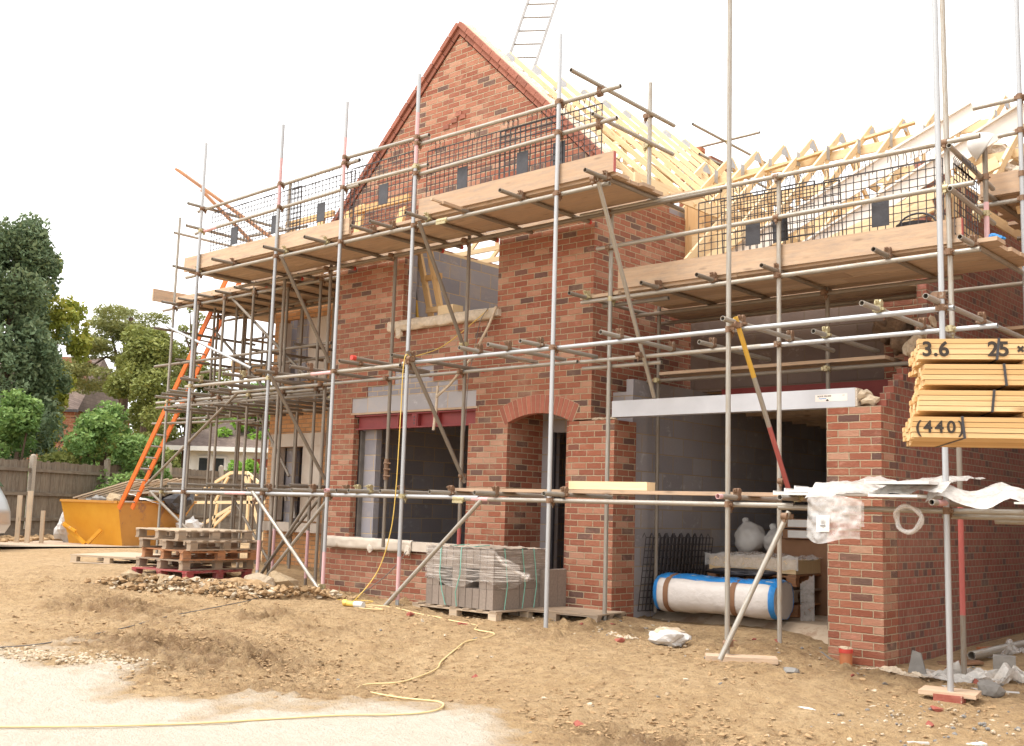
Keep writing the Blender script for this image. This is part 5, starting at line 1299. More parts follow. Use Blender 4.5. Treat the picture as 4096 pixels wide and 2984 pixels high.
m = MB(); m.bar((-2.3, 1.1, .05), (-2.15, 1.0, .85), .09, .04); one(m, 'timber_offcut', wood_pale, 'timber offcut leaning inside the dark front room', 'timber', (-2.3, 1.1, .05))

# stored materials in the garage
GM = 'mesh panels stored in the garage'
for k in range(4):
    m = MB(); y0 = .55 + .10 * k; x0 = .33 + .03 * k; L_, h_ = 1.05, .86
    P_ = lambda u, v: Vector((x0 + .10 * v + .32 * u * 0 + .0, y0 + u * L_ * .99, .01 + v * h_))
    for i in range(14): m.bar(P_(i / 13, 0), P_(i / 13, 1), .009, .007, (1, 0, 0))
    for i in range(12): m.bar(P_(0, i / 11), P_(1, i / 11), .009, .007, (1, 0, 0))
    for i in range(0, 14, 2): m.path([P_(i / 13, 1), P_(i / 13, 1.06) + Vector((-.03, 0, 0)), P_(i / 13, 1.0) + Vector((-.05, 0, 0))], .005, 5)
    one(m, 'spare_mesh_guard', net, ['outermost spare black mesh guard leaning inside the garage', 'second spare mesh guard in the garage stack', 'third spare mesh guard in the garage stack', 'spare mesh guard nearest the block wall in the garage'][3 - k] if k else 'spare mesh guard nearest the block wall of the garage', 'mesh guard', (x0, y0, 0), GM)
t = thing('insulation_roll', 'fat white insulation roll with blue ends and brown bands on the garage floor', 'insulation roll', (1.2, .95, 0))
ra, rb = Vector((.52, .82, .24)), Vector((1.98, .98, .24)); rd = (rb - ra).normalized(); rs = Vector((-rd.y, rd.x, 0))
def roll(u, v, k=1.0):
    a = v * 2 * math.pi; e = (1 - abs(u * 2 - 1)**14 * .12); c_ = ra.lerp(rb, u); n = (.014 + .03 * abs(u * 2 - 1)**6) * noise.fractal((u * 9, math.cos(a) * 2.5, math.sin(a) * 2.5), 1, 2, 4) - .02 * math.sin(u * 3.1)
    x = math.copysign(abs(math.cos(a))**.75, math.cos(a)); z = math.copysign(abs(math.sin(a))**.75, math.sin(a))
    return c_ + rs * (x * .33 * e * k) + LZ * (z * (.225 * k + n) * e)
m = MB(); m.grid(roll, 40, 28); m.face([roll(0, i / 28) for i in range(28)]); m.face([roll(1, i / 28) for i in range(28)][::-1]); m.build('roll_wrap', fleece, t)
m = MB(); m.grid(lambda u, v: roll(-.01 + 1.02 * u, .2 + .16 * v + (.006 * (round(u * 100) % 2) if v > .9 or v < .1 else 0), 1.012), 50, 10); m.build('blue_film', bluep, t)
for u0 in (0.0, .965): m = MB(); m.grid(lambda u, v: roll(u0 + .04 * u, v, 1.02 - .04 * (u if u0 == 0 else 1 - u) * 0), 4, 28); m.build('end_film', bluep, t)
for u0 in (.1, .66): m = MB(); m.grid(lambda u, v: roll(u0 + .045 * u, v, 1.018), 3, 28); m.build('band', card, t)
m = MB(); m.grid(lambda u, v: Vector((.62 + 1.25 * u, 1.55 + .8 * v, .70 + .05 * noise.fractal((u * 6, v * 5, 1), 1, 2, 4) - .05 * abs(u - .5))), 30, 20); m.grid(lambda u, v: Vector((.62 + 1.25 * u, 1.54, .70 - .16 * v + .03 * noise.fractal((u * 7, v * 5, 4), 1, 2, 3))), 30, 8)
one(m, 'wrapped_boards', film, 'stack of boards under dusty polythene behind the insulation roll', 'wrapped stack', (1.2, 1.9, .5))
m = MB(); m.box(.66, 1.82, 1.58, 2.3, .5, .66); one(m, 'board_stack', wood_new, 'stack of sawn boards on a stand inside the polythene', 'board stack', (1.2, 1.9, .5))
pallet('pallet on edge carrying the wrapped boards in the garage', (1.24, 1.95, .36), 0, wood_rust, None, 1.2, .8, 5); 
pallet('lower pallet carrying the wrapped boards in the garage', (1.24, 1.95, .015), .03, wood_rust, None, 1.2, .8, 5); pallet('middle pallet under the wrapped boards in the garage', (1.24, 1.95, .185), -.03, wood_pallet, None, 1.2, .8, 5)
m = MB(); m.lump((1.3, 1.32, .5), .48, .22, .04, 4, .3, seed=8, flat=False); one(m, 'black_sheeting', blackp, 'folded black sheeting lying over the insulation roll', 'sheeting', (1.3, 1.3, .48))
for x, y, z, rx, h_, lb in ((.22, 2.75, .86, .2, .22, 'bulging white sack on the wrapped stack, nearer the wall'), (.56, 2.85, .83, .16, .18, 'smaller white sack beside the bulging one in the garage')):
    m = MB(); m.lump((x + .45, y - .2, z), rx, .2, h_, 4, .2, seed=x * 9, flat=False, freq=1.1); m.lump((x + .40, y - .2, z + h_ * .95), .05, .05, .07, 2, .4); one(m, 'white_sack', sack, lb, 'sack', (x + .45, y - .2, z - h_), 'white sacks in the garage')
m = MB(); m.box(.55, 1.3, 2.35, 2.8, 0, .66); one(m, 'cardboard_box', card, 'large cardboard carton carrying the white sacks in the garage', 'carton', (.9, 2.6, 0))
m = MB(); m.bar((1.75, 2.3, .0), (1.42, 2.62, .88), .75, .06, (.8, -.5, .3)); one(m, 'cardboard_sheet', card, 'big folded cardboard leaning at the right in the dark garage', 'cardboard', (1.7, 2.3, 0))
for z, lb in ((.9, 'lower flat carton with a white label on the cardboard in the garage'), (1.03, 'upper flat carton with a printed side in the garage')):
    t = thing('flat_carton', lb, 'carton', (1.75, 2.3, z), 'flat cartons in the garage'); m = MB(); m.box(1.35, 2.0, 2.15, 2.7, z, z + .11); m.build('carton', card, t)
    m = MB(); m.box(1.42, 1.85, 2.147, 2.149, z + .012, z + .1); m.build('printed_label', whitep, t)
m = MB(); m.box(1.2, 2.1, 2.2, 2.7, .0, .89); one(m, 'cardboard_box', card, 'tall cardboard carton at the back right of the garage', 'carton', (1.65, 2.45, 0))
m = MB(); m.grid(lambda u, v: Vector((2.02 + .12 * u, 1.3 + .1 * u, .42 - .42 * v + .1 * u * (1 - v) + .03 * noise.fractal((u * 5, v * 5, 2), 1, 2, 3))), 14, 16); one(m, 'polythene_strip', film, 'hanging strip of clear polythene at the right end of the roll', 'plastic strip', (2.1, 1.4, 0))

# ------------------------------------------------------------------ loose bits on the ground
def chunk(m, c, rx, ry, rz, n=13, mi=0, rot=0.0):
    bm = bmesh.new(); R = Matrix.Rotation(rot, 3, 'Z')
    for i in range(n):
        v = Vector((random.gauss(0, 1), random.gauss(0, 1), random.gauss(0, 1))).normalized() * random.uniform(.75, 1.1)
        bm.verts.new(vec(c) + R @ Vector((v.x * rx, v.y * ry, v.z * rz)))
    bmesh.ops.convex_hull(bm, input=bm.verts)
    bmesh.ops.delete(bm, geom=[v for v in bm.verts if not v.link_faces], context='VERTS')
    bm.verts.index_update()
    m.idx([v.co for v in bm.verts], [tuple(v.index for v in f.verts) for f in bm.faces], [[(0, 0)] * len(f.verts) for f in bm.faces], mi, False)
    bm.free()
def gbox(name, label, cat, mat, x, y, dx, dy, dz, rz=0, tilt=0, group=None, h=0):
    m = MB(); a = Vector((math.cos(rz), math.sin(rz), tilt)).normalized(); c_ = Vector((x, y, gz(x, y) + dz / 2 - .004 + h)); m.bar(c_ - a * dx / 2, c_ + a * dx / 2, dy, dz)
    return one(m, name, mat, label, cat, (x, y, gz(x, y)), group)
gbox('sole_board', 'weathered board under the splayed brace in front of the garage', 'board', wood_board, 2.83, -1.4, .62, .23, .045, .6)
gbox('sole_board', 'square board under the foot of the right hand upright', 'board', wood_board, 4.62, -1.3, .42, .3, .03, .2, h=.05)
gbox('loose_brick', 'whole red brick under the board of the right hand upright', 'brick', brickm, 4.66, -1.42, .215, .1, .065, .05)
gbox('paper_card', 'white rectangular card lying nearest the bottom right corner', 'card', whitep, 5.3, -2.7, .11, .065, .012, .9, .1)
gbox('paper_card', 'small white square card right of the brick under the upright', 'card', whitep, 5.06, -1.32, .06, .045, .006, .3, .1)
gbox('paper_card', 'white card lying in front of the door pier', 'card', whitep, 1.02, -.36, .1, .07, .006, -.4, .25)
gbox('paper_card', 'folded white card beside the other card near the pier', 'card', whitep, .96, -.12, .06, .04, .008, .3, .2)
gbox('white_strip', 'long thin white plastic strip lying across the rubble at the right', 'plastic strip', whitep, 4.55, -.62, .72, .025, .012, .32)
gbox('white_strip', 'bent white plastic angle at the bottom edge', 'plastic strip', whitep, 5.0, -2.9, .14, .02, .014, .75)
m = MB(); m.lump((4.12, -2.7, gz(4.12, -2.7) + .01), .075, .03, .014, 2, .4); one(m, 'white_scrap', whitep, 'curled white scrap alone on the sand at the lower right', 'scrap', (4.12, -2.7, -.25))
m = MB(); m.prism([(-.09, 0), (.1, -.03), (.02, .23), (-.05, .25)], (4.02, -.42, gz(4.0, -.4) - .02), (.9, .4, 0), (0, .15, 1), (0, .02, 0)); one(m, 'slate_piece', slate, 'pointed grey slate standing upright by the pier corner', 'slate', (4.0, -.4, -.2))
m = MB(); m.lump((4.78, -.85, gz(4.78, -.85) + .05), .11, .07, .075, 2, .35, seed=4); one(m, 'slate_piece', slate, 'chunky grey stone beside the right hand upright', 'stone', (4.78, -.85, -.25))
m = MB(); m.lump((3.42, -1.6, gz(3.42, -1.6) + .02), .075, .05, .035, 2, .4, seed=6); one(m, 'slate_piece', slate, 'flat dark grey stone on the sand before the pier', 'stone', (3.42, -1.6, -.15))
m = MB(); m.bar((2.92, -.1, -.14), (3.06, -.16, -.2), .1, .025); one(m, 'slate_piece', slate, 'broken slate leaning left of the drain pipe', 'slate', (3.0, -.1, -.2))
gbox('grey_block_offcut', 'dark grey engineering block lying by the loose pipe', 'block', slate, 4.28, 1.05, .2, .15, .13, .3)
t = thing('drain_pipe', 'short orange drain pipe with a red collar sticking up at the pier', 'drain pipe', (3.22, -.13, -.4))
m = MB(); m.tube((3.22, -.13, -.5), (3.22, -.13, -.085), .058, 18, True); m.build('pipe', terra, t)
m = MB(); m.tube((3.22, -.13, -.105), (3.22, -.13, -.07), .066, 18, False); m.build('collar', redcap, t); m = MB(); m.lump((3.22, -.13, -.065), .055, .055, .02, 2, .6); m.build('mortar_cap', mortar, t)
m = MB(); m.tube((3.92, 1.2, -.16), (4.1, 3.4, -.1), .045, 12, True); one(m, 'loose_pipe', galv, 'grey pipe lying along the flank wall of the garage', 'pipe', (4, 2, -.2))
gbox('orange_strip', 'orange plastic strip lying against the flank wall', 'plastic strip', terra, 3.78, 2.3, .5, .05, .03, 1.2)
def gsheet(label, mat, x0, y0, ux, uy, vx, vy, amp, seed, name='polythene_sheet', h=.03):
    def f(u, v):
        e = .06 * noise.fractal((u * 4, v * 4, seed), 1, 2, 3); x = x0 + ux * u + vx * v + e; y = y0 + uy * u + vy * v - e
        return Vector((x, y, gz(x, y) + h + amp * max(-.3, noise.fractal((u * 5, v * 4, seed + 5), 1, 2, 5)) * min(1, 6 * min(u, 1 - u, v + .1, 1 - v + .1))))
    m = MB(); m.grid(f, 36, 20, sm=False); one(m, name, mat, label, 'plastic sheet', (x0, y0, gz(x0, y0)))
gsheet('sandy sheet lying at the foot of the pier corner', sheet_b, 3.45, -.35, .62, -.35, .12, .22, .05, 3)
gsheet('clear crumpled polythene behind the right hand upright', film_w, 4.0, -.45, .75, .9, .3, -.12, .16, 8)
gsheet('crumpled clear film against the flank wall', film, 3.75, 1.5, .2, .9, .2, 0, .12, 11)
gsheet('torn cloth scrap on the sand before the pier', sheet_b, 1.02, -1.0, .35, -.1, .06, .12, .04, 14, 'cloth_scrap', .015)
gbox('hardboard_offcut', 'brown hardboard offcut by the flank wall', 'board', card, 3.8, 1.05, .5, .25, .02, .6, .1)
t = thing('torn_sack', 'torn silvery sack of set mortar on the sand', 'sack', (1.78, -.98, -.1))
m = MB(); m.lump((1.78, -.98, -.05), .2, .15, .085, 3, .35, seed=7); m.build('sack_skin', sack, t); m = MB(); m.lump((1.78, -.96, .0), .15, .11, .05, 3, .35, seed=3); m.build('mortar_lump', mortar, t)
BB = [(2.25, -.5), (3.71, -1.06), (4.9, -2.45), (4.74, -1.88), (4.5, -.35), (1.45, -3.36), (3.3, -4.3), (1.38, -1.24), (.25, -1.1), (.45, -.7), (2.35, -.3), (-1.1, -1.75), (.7, -.45), (-.3, -1.75), (4.2, .4), (3.9, .6), (2.6, -.35)]
for i, (x, y) in enumerate(BB):
    s_ = random.uniform(.022, .05); m = MB(); chunk(m, (x, y, gz(x, y) + s_ * .3), s_ * 1.4, s_, s_ * .75, 10, rot=i); one(m, 'brick_fragment', brickm, 'broken piece of red brick lying on the sand', 'brick fragment', (x, y, gz(x, y)), 'brick fragments on the ground')
ST = [(3.85, -1.18), (4.01, -1.08), (4.22, -3.44), (3.85, -3.34), (5.27, -2.02), (5.37, -2.1), (4.09, -1.5), (3.13, -.49), (4.41, -3.26), (4.44, -2.06), (3.46, -1.57), (4.13, -1.13), (1.91, -2.9), (3.26, -4.73), (3.01, -3.79), (3.22, -3.14), (3.07, -2.3), (3.29, -2.51), (.85, -1.28), (.24, -1.43), (-.24, -1.53), (-.79, -1.76), (-.68, -1.96), (-1.23, -2.17), (.52, -.67), (.45, -2.32), (3.04, -2.62), (.67, -1.79)]
random.seed(21)
for i in range(110):
    r_ = random.random()
    if r_ < .45: x, y = random.uniform(-4.5, 5.2), random.uniform(-1.2, -.15)
    elif r_ < .7: x, y = random.uniform(3.6, 5.6), random.uniform(-2.8, 1.8)
    else: x, y = random.uniform(-3, 5), random.uniform(-4.6, -1)
    if -1.75 < x < .6 and -1.3 < y < .1: continue
    ST.append((x, y))
SM = []
for k in range(8):
    for mt in (rock, rockp, slate, clod):
        m = MB(); chunk(m, (0, 0, 0), 1, random.uniform(.6, .9), random.uniform(.4, .7), 14); me_ = m.mesh('stone'); me_.materials.append(mt); SM.append(me_)
for i, (x, y) in enumerate(ST):
    s_ = random.uniform(.022, .042) if i < 28 else random.choice((.01, .012, .015, .02, .025, .03))
    o = bpy.data.objects.new('stone', SM[(i * 7 + 3) % len(SM)]); COL.objects.link(o); o.location = (x, y, gz(x, y) + s_ * .25); o.scale = (s_, s_, s_); o.rotation_euler = (random.random() * .4, random.random() * .4, random.random() * 6)
    tag(o, 'loose stone lying on the sandy ground around the house', 'stone', 'loose stones on the sand')
# heap of excavated rubble in front of the pallet stack
m = MB(); random.seed(5)
m.grid(lambda u, v: Vector((-5.15 + 2.3 * u + (v - .5) * .3, -3.35 + 1.3 * u + v * .9 + .1, gz(-5.15 + 2.3 * u, -3.0 + 1.3 * u) - .03 + .17 * max(0, math.sin(u * math.pi) * math.sin(v * math.pi))**.6 * (1 + .5 * noise.fractal((u * 7, v * 4, 2), 1, 2, 4)))), 60, 26, 2, False)
for i in range(1100):
    u = random.random(); v = random.gauss(0, .35); x = -5.0 + 2.05 * u + v * .45; y = -3.0 + 1.3 * u + v * .9; hh = max(0, .17 - abs(v) * .2); s_ = random.choice((.012, .015, .02, .025, .03, .04, .055))
    chunk(m, (x, y, gz(x, y) + (.3 + .7 * random.random()) * hh), s_ * 1.4, s_, s_ * .8, 11, (0, 2, 2, 1, 2, 2, 2)[i % 7], i)
for i in range(160):
    x = random.uniform(-5.5, -3.3); y = random.uniform(-1.0, .4); s_ = random.choice((.03, .05, .07)); chunk(m, (x, y, gz(x, y) + .01), s_ * 1.3, s_, s_ * .6, 11, 2, i)
tag(m.build('rubble_heap', [rock, rockp, clod]), kind='stuff')
for x, y, s_, mt, lb in ((-4.0, -1.75, .2, rockp, 'large pale boulder on the right end of the rubble heap'), (-3.92, -1.42, .22, rock, 'large brown boulder behind the pale one on the rubble heap'), (-4.95, -3.0, .15, rock, 'angular stone at the left end of the rubble heap'), (-4.6, -2.75, .16, rock, 'second angular stone from the left end of the rubble heap'), (-3.42, -1.85, .11, rockp, 'pale stone lying apart right of the rubble heap')):
    m = MB(); chunk(m, (x, y, gz(x, y) + s_ * .5), s_ * 1.2, s_, s_ * .85, 16, rot=1); one(m, 'boulder', mt, lb, 'boulder', (x, y, gz(x, y)))
m = MB()
for i in range(650):
    u = random.random(); x = -1.75 + 1.3 * u + random.gauss(0, .12); y = -6.35 + 1.0 * u + random.gauss(0, .14); s_ = random.choice((.008, .012, .016, .02)); m.lump((x, y, gz(x, y) + .004), s_, s_, s_ * .7, 1, .3, seed=i, mi=i % 2)
for i in range(260):
    x = random.uniform(4.3, 6.0); y = random.gauss(-2.5, .55); s_ = random.choice((.006, .01, .014, .02)); m.lump((x, y, gz(x, y) + .004), s_, s_, s_ * .7, 1, .3, seed=i, mi=i % 3)
for i in range(380):
    x = random.uniform(-4.6, 4.4); y = random.gauss(-.75, .4); s_ = random.choice((.008, .012, .018)); m.lump((x, y, gz(x, y) + .004), s_, s_, s_ * .7, 1, .3, seed=i, mi=i % 4)
tag(m.build('gravel', [rockp, rock, slate, clod]), kind='stuff')
random.seed(11)
m = MB()
for i in range(7000):
    if i % 3 == 1: x, y = random.gauss(-.3, 1.3), random.gauss(-4.5, .75)
    elif i % 3 == 0: x, y = random.uniform(-6, 5.2), random.uniform(-5.6, -1.4)
    elif i % 2: x, y = random.uniform(-5, 5), random.uniform(-2.0, .0)
    else: x, y = random.gauss(3.9, .7), random.gauss(-4.2, .5)
    if y < np.interp(x, plx, ply) + .15: continue
    s_ = random.choice((.006, .008, .01, .012, .016, .021)); chunk(m, (x, y, gz(x, y) + .003 + random.random() * .012), s_ * 1.6, s_, s_ * .5, 8, 0, i)
tag(m.build('earth_clods', clod), kind='stuff')

# ------------------------------------------------------------------ trees, shrubs and houses beyond the fence
rng = np.random.default_rng(3)
CAMP = Vector((7.857, -10.078, 0))
FWD = LD
def at(px, d, z):
    """ground-frame point: px = lateral tangent, d = distance along the view direction"""
    return CAMP + FWD * d + LX * (px * d) + Vector((0, 0, z))
def tl(x): return (x - 1134) / 2390.0
def leaf_mesh(name, pts, size, mat, parent, at_, asp=.55, droop=0.0, shade=None, updir=None):
    n = len(pts); pts = np.asarray(pts)
    d = rng.normal(size=(n, 3)); d[:, 2] = d[:, 2] * .7 - droop
    if updir is not None: d = d * .35 + updir
    d /= np.linalg.norm(d, axis=1)[:, None]
    e = rng.normal(size=(n, 3)); e -= (e * d).sum(1)[:, None] * d; e /= np.linalg.norm(e, axis=1)[:, None]
    s = size * rng.uniform(.55, 1.3, n)[:, None]
    a = d * s; b = e * s * asp
    q = np.stack([pts - a * .5, pts + b * .5, pts + a * .6, pts - b * .5], 1) - np.array(at_)
    me_ = bpy.data.meshes.new(name)
    me_.vertices.add(n * 4); me_.vertices.foreach_set('co', q.reshape(-1))
    me_.loops.add(n * 4); me_.loops.foreach_set('vertex_index', np.arange(n * 4))
    me_.polygons.add(n); me_.polygons.foreach_set('loop_start', np.arange(0, n * 4, 4)); me_.polygons.foreach_set('loop_total', np.full(n, 4))
    me_.update(calc_edges=True)
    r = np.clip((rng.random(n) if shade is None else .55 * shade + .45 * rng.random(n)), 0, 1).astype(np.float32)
    me_.attributes.new('rnd', 'FLOAT', 'FACE').data.foreach_set('value', r)
    me_.materials.append(mat); o = bpy.data.objects.new(name, me_); COL.objects.link(o)
    if parent: o.parent = parent
    else: o.location = at_
    return o
def blob(c, r, n, hollow=.45):
    v = rng.normal(size=(n, 3)); v /= np.linalg.norm(v, axis=1)[:, None]
    return np.array(c) + v * np.array(r) * (hollow + (1 - hollow) * rng.random(n)**.5)[:, None]
def trunk(pts, r0_, r1_, parent, name='trunk', limbs=()):
    m = MB()
    def tp_(P, ra, rb):
        for i in range(len(P) - 1):
            f0 = i / (len(P) - 1); f1 = (i + 1) / (len(P) - 1); a, b = vec(P[i]), vec(P[i + 1]); d = (b - a).normalized(); u = d.orthogonal().normalized(); w_ = d.cross(u)
            A = ra + (rb - ra) * f0; B_ = ra + (rb - ra) * f1
            vs = [a + u * math.cos(k * .785) * A + w_ * math.sin(k * .785) * A for k in range(8)] + [b + u * math.cos(k * .785) * B_ + w_ * math.sin(k * .785) * B_ for k in range(8)]
            m.idx(vs, [(k, (k + 1) % 8, 8 + (k + 1) % 8, 8 + k) for k in range(8)], [[(0, 0)] * 4] * 8, 0, True)
    tp_(pts, r0_, r1_)
    for L_ in limbs: tp_(L_, r1_ * .9, .02)
    return m.build(name, bark, parent)
def tree(name, label, base, cl, n, size, mat, tr, limbs=(), asp=.55, droop=0.0, cat='tree', group=None, hollow=.45):
    t = thing(name, label, cat, tuple(base), group); P_ = []; S_ = []
    tot = sum(r[0] * r[1] + r[2] * r[0] for c, r in cl)
    for c, r in cl:
        k = int(n * (r[0] * r[1] + r[2] * r[0]) / tot); p = blob(c, r, k, hollow); P_.append(p)
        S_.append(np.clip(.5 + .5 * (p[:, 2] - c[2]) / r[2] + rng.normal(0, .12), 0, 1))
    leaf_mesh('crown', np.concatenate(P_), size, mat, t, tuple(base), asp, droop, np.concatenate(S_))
    if tr: trunk(tr[0], tr[1], tr[2], t, limbs=limbs)
    return t
# dense blue-green conifer at the left edge
B = at(tl(5), 31, .2); cl = []
for i in range(190):
    h = rng.random() * 8.4; a = rng.random() * 6.28; rr = 1.75 * (1 - (max(0, h - 4.5) / 4.6)**2 * .75) * (.75 + .3 * rng.random()); rr *= (.8 + .2 * min(1, h / 1.5)) * (.84 if i < 150 else .4)
    cl.append(((B.x + math.cos(a) * rr * .82, B.y + math.sin(a) * rr * .82, .5 + h), (.42, .42, .5)))
for i in range(70):
    h = rng.random() * 8.2; a = rng.random() * 6.28; rr = 1.62 * (1 - (max(0, h - 4.5) / 4.6)**2 * .75)
    cl.append(((B.x + math.cos(a) * rr, B.y + math.sin(a) * rr, .6 + h), (.2, .2, .34)))
tree('conifer_tree', 'tall dense blue green conifer at the left edge', B, cl, 52000, .15, leaf_con, ([B, B + Vector((0, 0, 8.2))], .28, .05), asp=.5, droop=-.6, hollow=.2)
B = at(tl(112), 33, .2); cl = []
for i in range(70):
    h = rng.random()**.7 * 6.4; a = rng.random() * 6.28; rr = .72 * math.exp(-((h - 4.9) / 1.6)**2) * (.5 + .6 * rng.random()) + .15
    cl.append(((B.x + math.cos(a) * rr, B.y + math.sin(a) * rr, .9 + h), (.25, .25, .32)))
tree('golden_conifer', 'narrow yellow green conifer peeping out right of the dense one', B, cl, 7000, .17, leaf_gold, ([B, B + Vector((0, 0, 6.8))], .16, .03), droop=-1.0, hollow=.2)
B = at(tl(48), 34, .2); cl = [((B.x + rng.normal(0, .35), B.y + rng.normal(0, .35), 6.6 + i * .13), (.3 - i * .008, .3 - i * .008, .35)) for i in range(22)]
tree('golden_conifer', 'yellowish conifer tip showing above the dense conifer', B, cl, 2500, .18, leaf_gold, ([B, B + Vector((0, 0, 9))], .16, .03), droop=-1.0)
# spreading pine
B = at(tl(265), 46, .3); cl = []
for i in range(64):
    l_ = rng.uniform(-2.4, 2.6); z = 5.6 + 3.6 * rng.random() * (1 - (abs(l_) / 3.3)**2); c_ = at(tl(265), 46 + rng.normal(0, 1.3), 0) + LX * (l_ * (1.15 - .12 * (z - 5.6)))
    cl.append(((c_.x, c_.y, z), (.75, .75, .26)))
lim = []
for i in range(9):
    c_ = cl[i * 6][0]; lim.append([B + Vector((0, 0, 4.6 + .3 * i)), (B + Vector((0, 0, 5.3 + .3 * i))).lerp(vec(c_), .5), vec(c_)])
tree('pine_tree', 'spreading pine with layered flat branches behind the fence', B, cl, 22000, .2, leaf_pine, ([B, B + Vector((.1, .1, 4)), B + Vector((.2, .1, 8.6))], .3, .1), lim, asp=.3, hollow=.3)
def bushy(label, px, d, z0, z1, rad_, n, size, mat, k=26, name='leafy_tree', cat='tree', group=None, tr=True, sq=1.0):
    b = at(tl(px), d, gz(*at(tl(px), d, 0)[:2])); cl = []
    for i in range(k):
        a = rng.random() * 6.28; h = rng.random(); rr = rad_ * math.sqrt(rng.random()) * math.sin(math.pi * min(.93, .25 + h * .72)); c_ = b + LX * (rr * math.cos(a)) + LD * (rr * math.sin(a) * sq)
        s_ = rad_ * rng.uniform(.2, .34); cl.append(((c_.x, c_.y, z0 + (z1 - z0) * h), (s_, s_, s_ * .85)))
    return tree(name, label, b, cl, n, size, mat, ([b, b + Vector((0, 0, (z0 + z1) * .5))], .12 + rad_ * .03, .05) if tr else None, [[b + Vector((0, 0, z0)), vec(c_[0])] for c_ in cl[:6]] if tr else (), cat=cat, group=group)
bushy('loose olive green tree in front of the pine, right of the far chimney', 318, 42, 1.8, 7.4, 2.1, 22000, .17, leaf_oliv, 46)
bushy('olive green tree lower left under the pine, beside the far chimney', 225, 44, 1.8, 4.6, 1.3, 10000, .17, leaf_oliv, 30)
bushy('olive tree seen through the left scaffold above the bungalow', 430, 50, 2.0, 7.6, 2.6, 18000, .2, leaf_oliv, 36)
bushy('green tree seen between the scaffold tubes behind the bungalow roof', 560, 55, 2.0, 6.6, 2.6, 12000, .22, leaf_shrub, 30)
bushy('thin leafy tree top rising behind the upper left scaffold deck', 415, 44, 6.8, 9.2, .7, 700, .14, leaf_oliv, 14)
bushy('glossy green shrub at the left end above the fence', 45, 28, .5, 3.6, 1.25, 10000, .13, leaf_shrub, 40, 'shrub', 'shrub')
bushy('big glossy green shrub above the fence behind the skip', 235, 29, .4, 3.5, 1.45, 12000, .13, leaf_shrub, 44, 'shrub', 'shrub')
bushy('smaller green shrub beside the orange ladder above the fence', 320, 30, .4, 2.9, .95, 5000, .13, leaf_shrub, 22, 'shrub', 'shrub')
bushy('low olive shrub between the two glossy shrubs', 135, 28.5, .3, 2.35, 1.0, 5000, .11, leaf_oliv, 24, 'shrub', 'shrub')
bushy('low green bush behind the fence left of the bungalow', 375, 34, .4, 2.6, 1.1, 4500, .13, leaf_oliv, 22, 'shrub', 'shrub')
bushy('lime green climbing leaves in front of the white bungalow', 545, 37, 1.3, 2.5, .95, 2600, .17, leaf_vine, 18, 'climber', 'climbing plant')
bushy('bright lime foliage seen through the scaffold beside the buff wing', 560, 44, 3.3, 5.2, 1.2, 2200, .2, leaf_vine, 14, 'leafy_tree')
bushy('clipped green hedge mound behind the fence by the bungalow', 405, 36, .6, 2.15, .55, 2500, .09, leaf_vine, 14, 'hedge', 'hedge', sq=.7)
# far tree belt
P_ = []
for i in range(70):
    p = at(tl(-260 + i * 17), 72 + rng.normal(0, 4), 0); P_.append(blob((p.x, p.y, 1.6 + rng.random() * 1.6), (2.2, 2.2, 1.9 + rng.random()), 260, .5))
tag(leaf_mesh('far_tree_belt', np.concatenate(P_), .38, leaf_oliv, None, tuple(at(tl(200), 72, 0))), kind='stuff')

def oriented(name, mat, parent, o, x0, x1, y0, y1, z0, z1):
    m = MB(); c = [o + LX * x + LD * y + LZ * z for x in (x0, x1) for y in (y0, y1) for z in (z0, z1)]; m.hexa(c); return m.build(name, mat, parent)
# red brick house with a tall chimney
o = at(tl(130), 48, .3); h = thing('far_house', 'old brick house with a brown tiled roof and a tall chimney behind the conifer', 'house', tuple(o))
oriented('wall', brick, h, o, -7.5, .55, .5, 7.5, 0, 4.75)
m = MB(); a = [o + LX * -7.8 + LD * .2 + LZ * 4.7, o + LX * .75 + LD * .2 + LZ * 4.7, o + LX * .3 + LD * 4 + LZ * 7.6, o + LX * -7.8 + LD * 4 + LZ * 7.6, o + LX * .75 + LD * 7.8 + LZ * 4.7, o + LX * -7.8 + LD * 7.8 + LZ * 4.7]
m.face([a[0], a[1], a[2], a[3]]); m.face([a[3], a[2], a[4], a[5]]); m.face([a[1], a[4], a[2]]); m.face([a[0], a[3], a[5]]); m.build('roof', tilem, h)
oriented('gutter', blackp, h, o, -7.8, .8, .08, .2, 4.62, 4.74)
ch = oriented('chimney', brick, h, o, -.55, .25, 1.5, 2.3, 5.2, 7.0); oriented('chimney_cap', brick, ch, o, -.65, .35, 1.4, 2.4, 7.0, 7.25)
m = MB(); q = o + LX * -.12 + LD * 1.9; m.tube(q + LZ * 7.25, q + LZ * 7.75, .18, 12, True); m.tube(q + LZ * 7.7, q + LZ * 7.8, .24, 12, False); m.build('chimney_pot', brickm, ch)
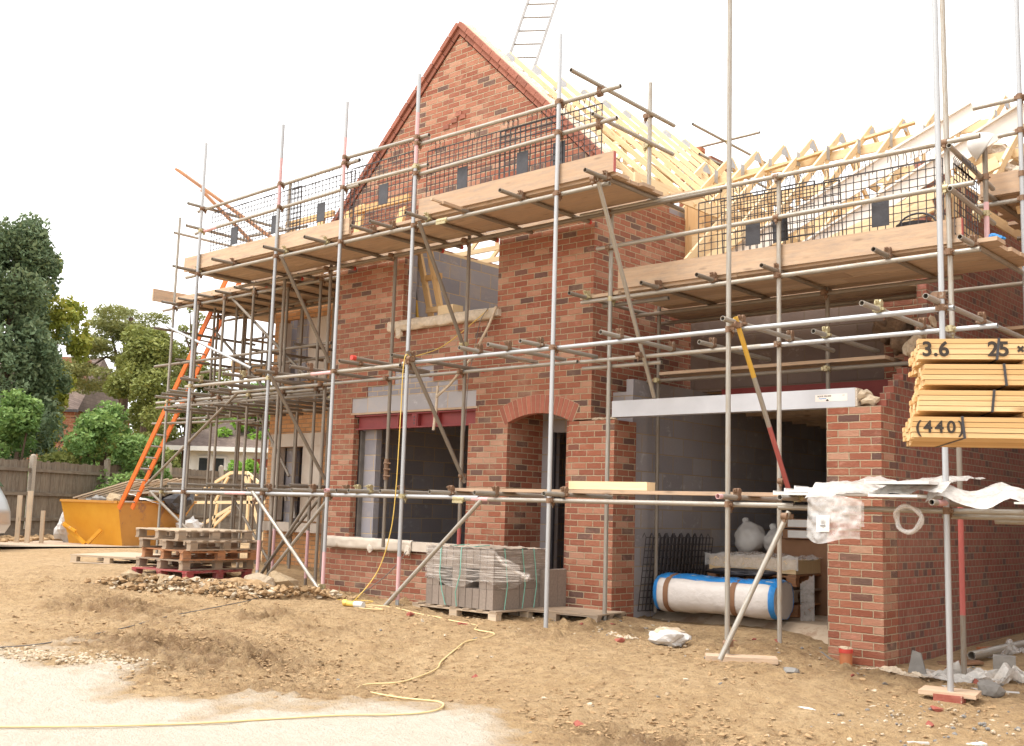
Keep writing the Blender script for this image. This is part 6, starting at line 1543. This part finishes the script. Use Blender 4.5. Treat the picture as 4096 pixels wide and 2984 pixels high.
# white bungalow
o = at(tl(415), 42, .4); h = thing('bungalow', 'white bungalow with a brown hipped roof seen through the scaffold', 'bungalow', tuple(o))
oriented('wall', house_w, h, o, 0, 8, .6, 7, 0, 2.95)
m = MB(); z0 = 2.85; a = [o + LX * -1.0 + LZ * z0, o + LX * 8.8 + LZ * z0, o + LX * 8.8 + LD * 8 + LZ * z0, o + LX * -1.0 + LD * 8 + LZ * z0, o + LX * 1.6 + LD * 4 + LZ * 4.55, o + LX * 7 + LD * 4 + LZ * 4.55]
m.face([a[0], a[1], a[5], a[4]]); m.face([a[1], a[2], a[5]]); m.face([a[2], a[3], a[4], a[5]]); m.face([a[3], a[0], a[4]]); m.build('roof', tilem, h)
oriented('fascia', house_w, h, o, -.95, 8.8, -.02, .08, 2.68, 2.86)
for x in (.45, 1.0, 3.6, 4.4, 5.2): 
    f = oriented('window', house_w, h, o, x - .06, x + .5, .5, .6, .9, 2.5); oriented('pane', glassd, f, o, x, x + .42, .47, .5, .98, 2.42)
oriented('door', brickm, h, o, 2.5, 3.2, .53, .6, .3, 2.45)
# scaffold round the chimney behind the ridge
Q = Scaf('tube_scaffold', 'small scaffold round the chimney behind the two roofs', (-2, 6.5, 5))
Q.tube('standard', (-1.85, 6.2, 5), (-1.85, 6.2, 8.06), galv); Q.tube('guard_rail', (-3.4, 6.15, 7.78), (-1.2, 6.15, 7.80), galv); Q.tube('guard_rail', (-1.9, 5.1, 7.8), (-1.85, 8.2, 7.74), galv); Q.tube('guard_rail', (-2.6, 6.1, 7.32), (-1.9, 6.1, 7.33), galv); Q.tube('guard_rail', (-1.95, 5.4, 7.36), (-1.9, 8.0, 7.3), galv)
for z in (7.78, 7.33): Q.cp((-1.85, 6.2, z), 'Z', 'X', -1, 2)
Q.cp((-1.95, 6.1, 7.36), 'Y', 'X', 1, 1)

# unseen house added out of view on the right to shade the garage flank
NB = thing('added_shade_house', 'unseen brick house added beside the garage flank to shade it', 'house', (7, 4, 0))
m = MB(); m.box(5.75, 11, 1.6, 10, -.4, 6.2); m.build('wall', brick, NB)
m = MB(); m.prism([(5.4, 6.2), (11.3, 6.2), (8.35, 8.8)], (0, 1.5, 0), (1, 0, 0), (0, 0, 1), (0, -8.6, 0)); m.build('roof', tilem, NB)
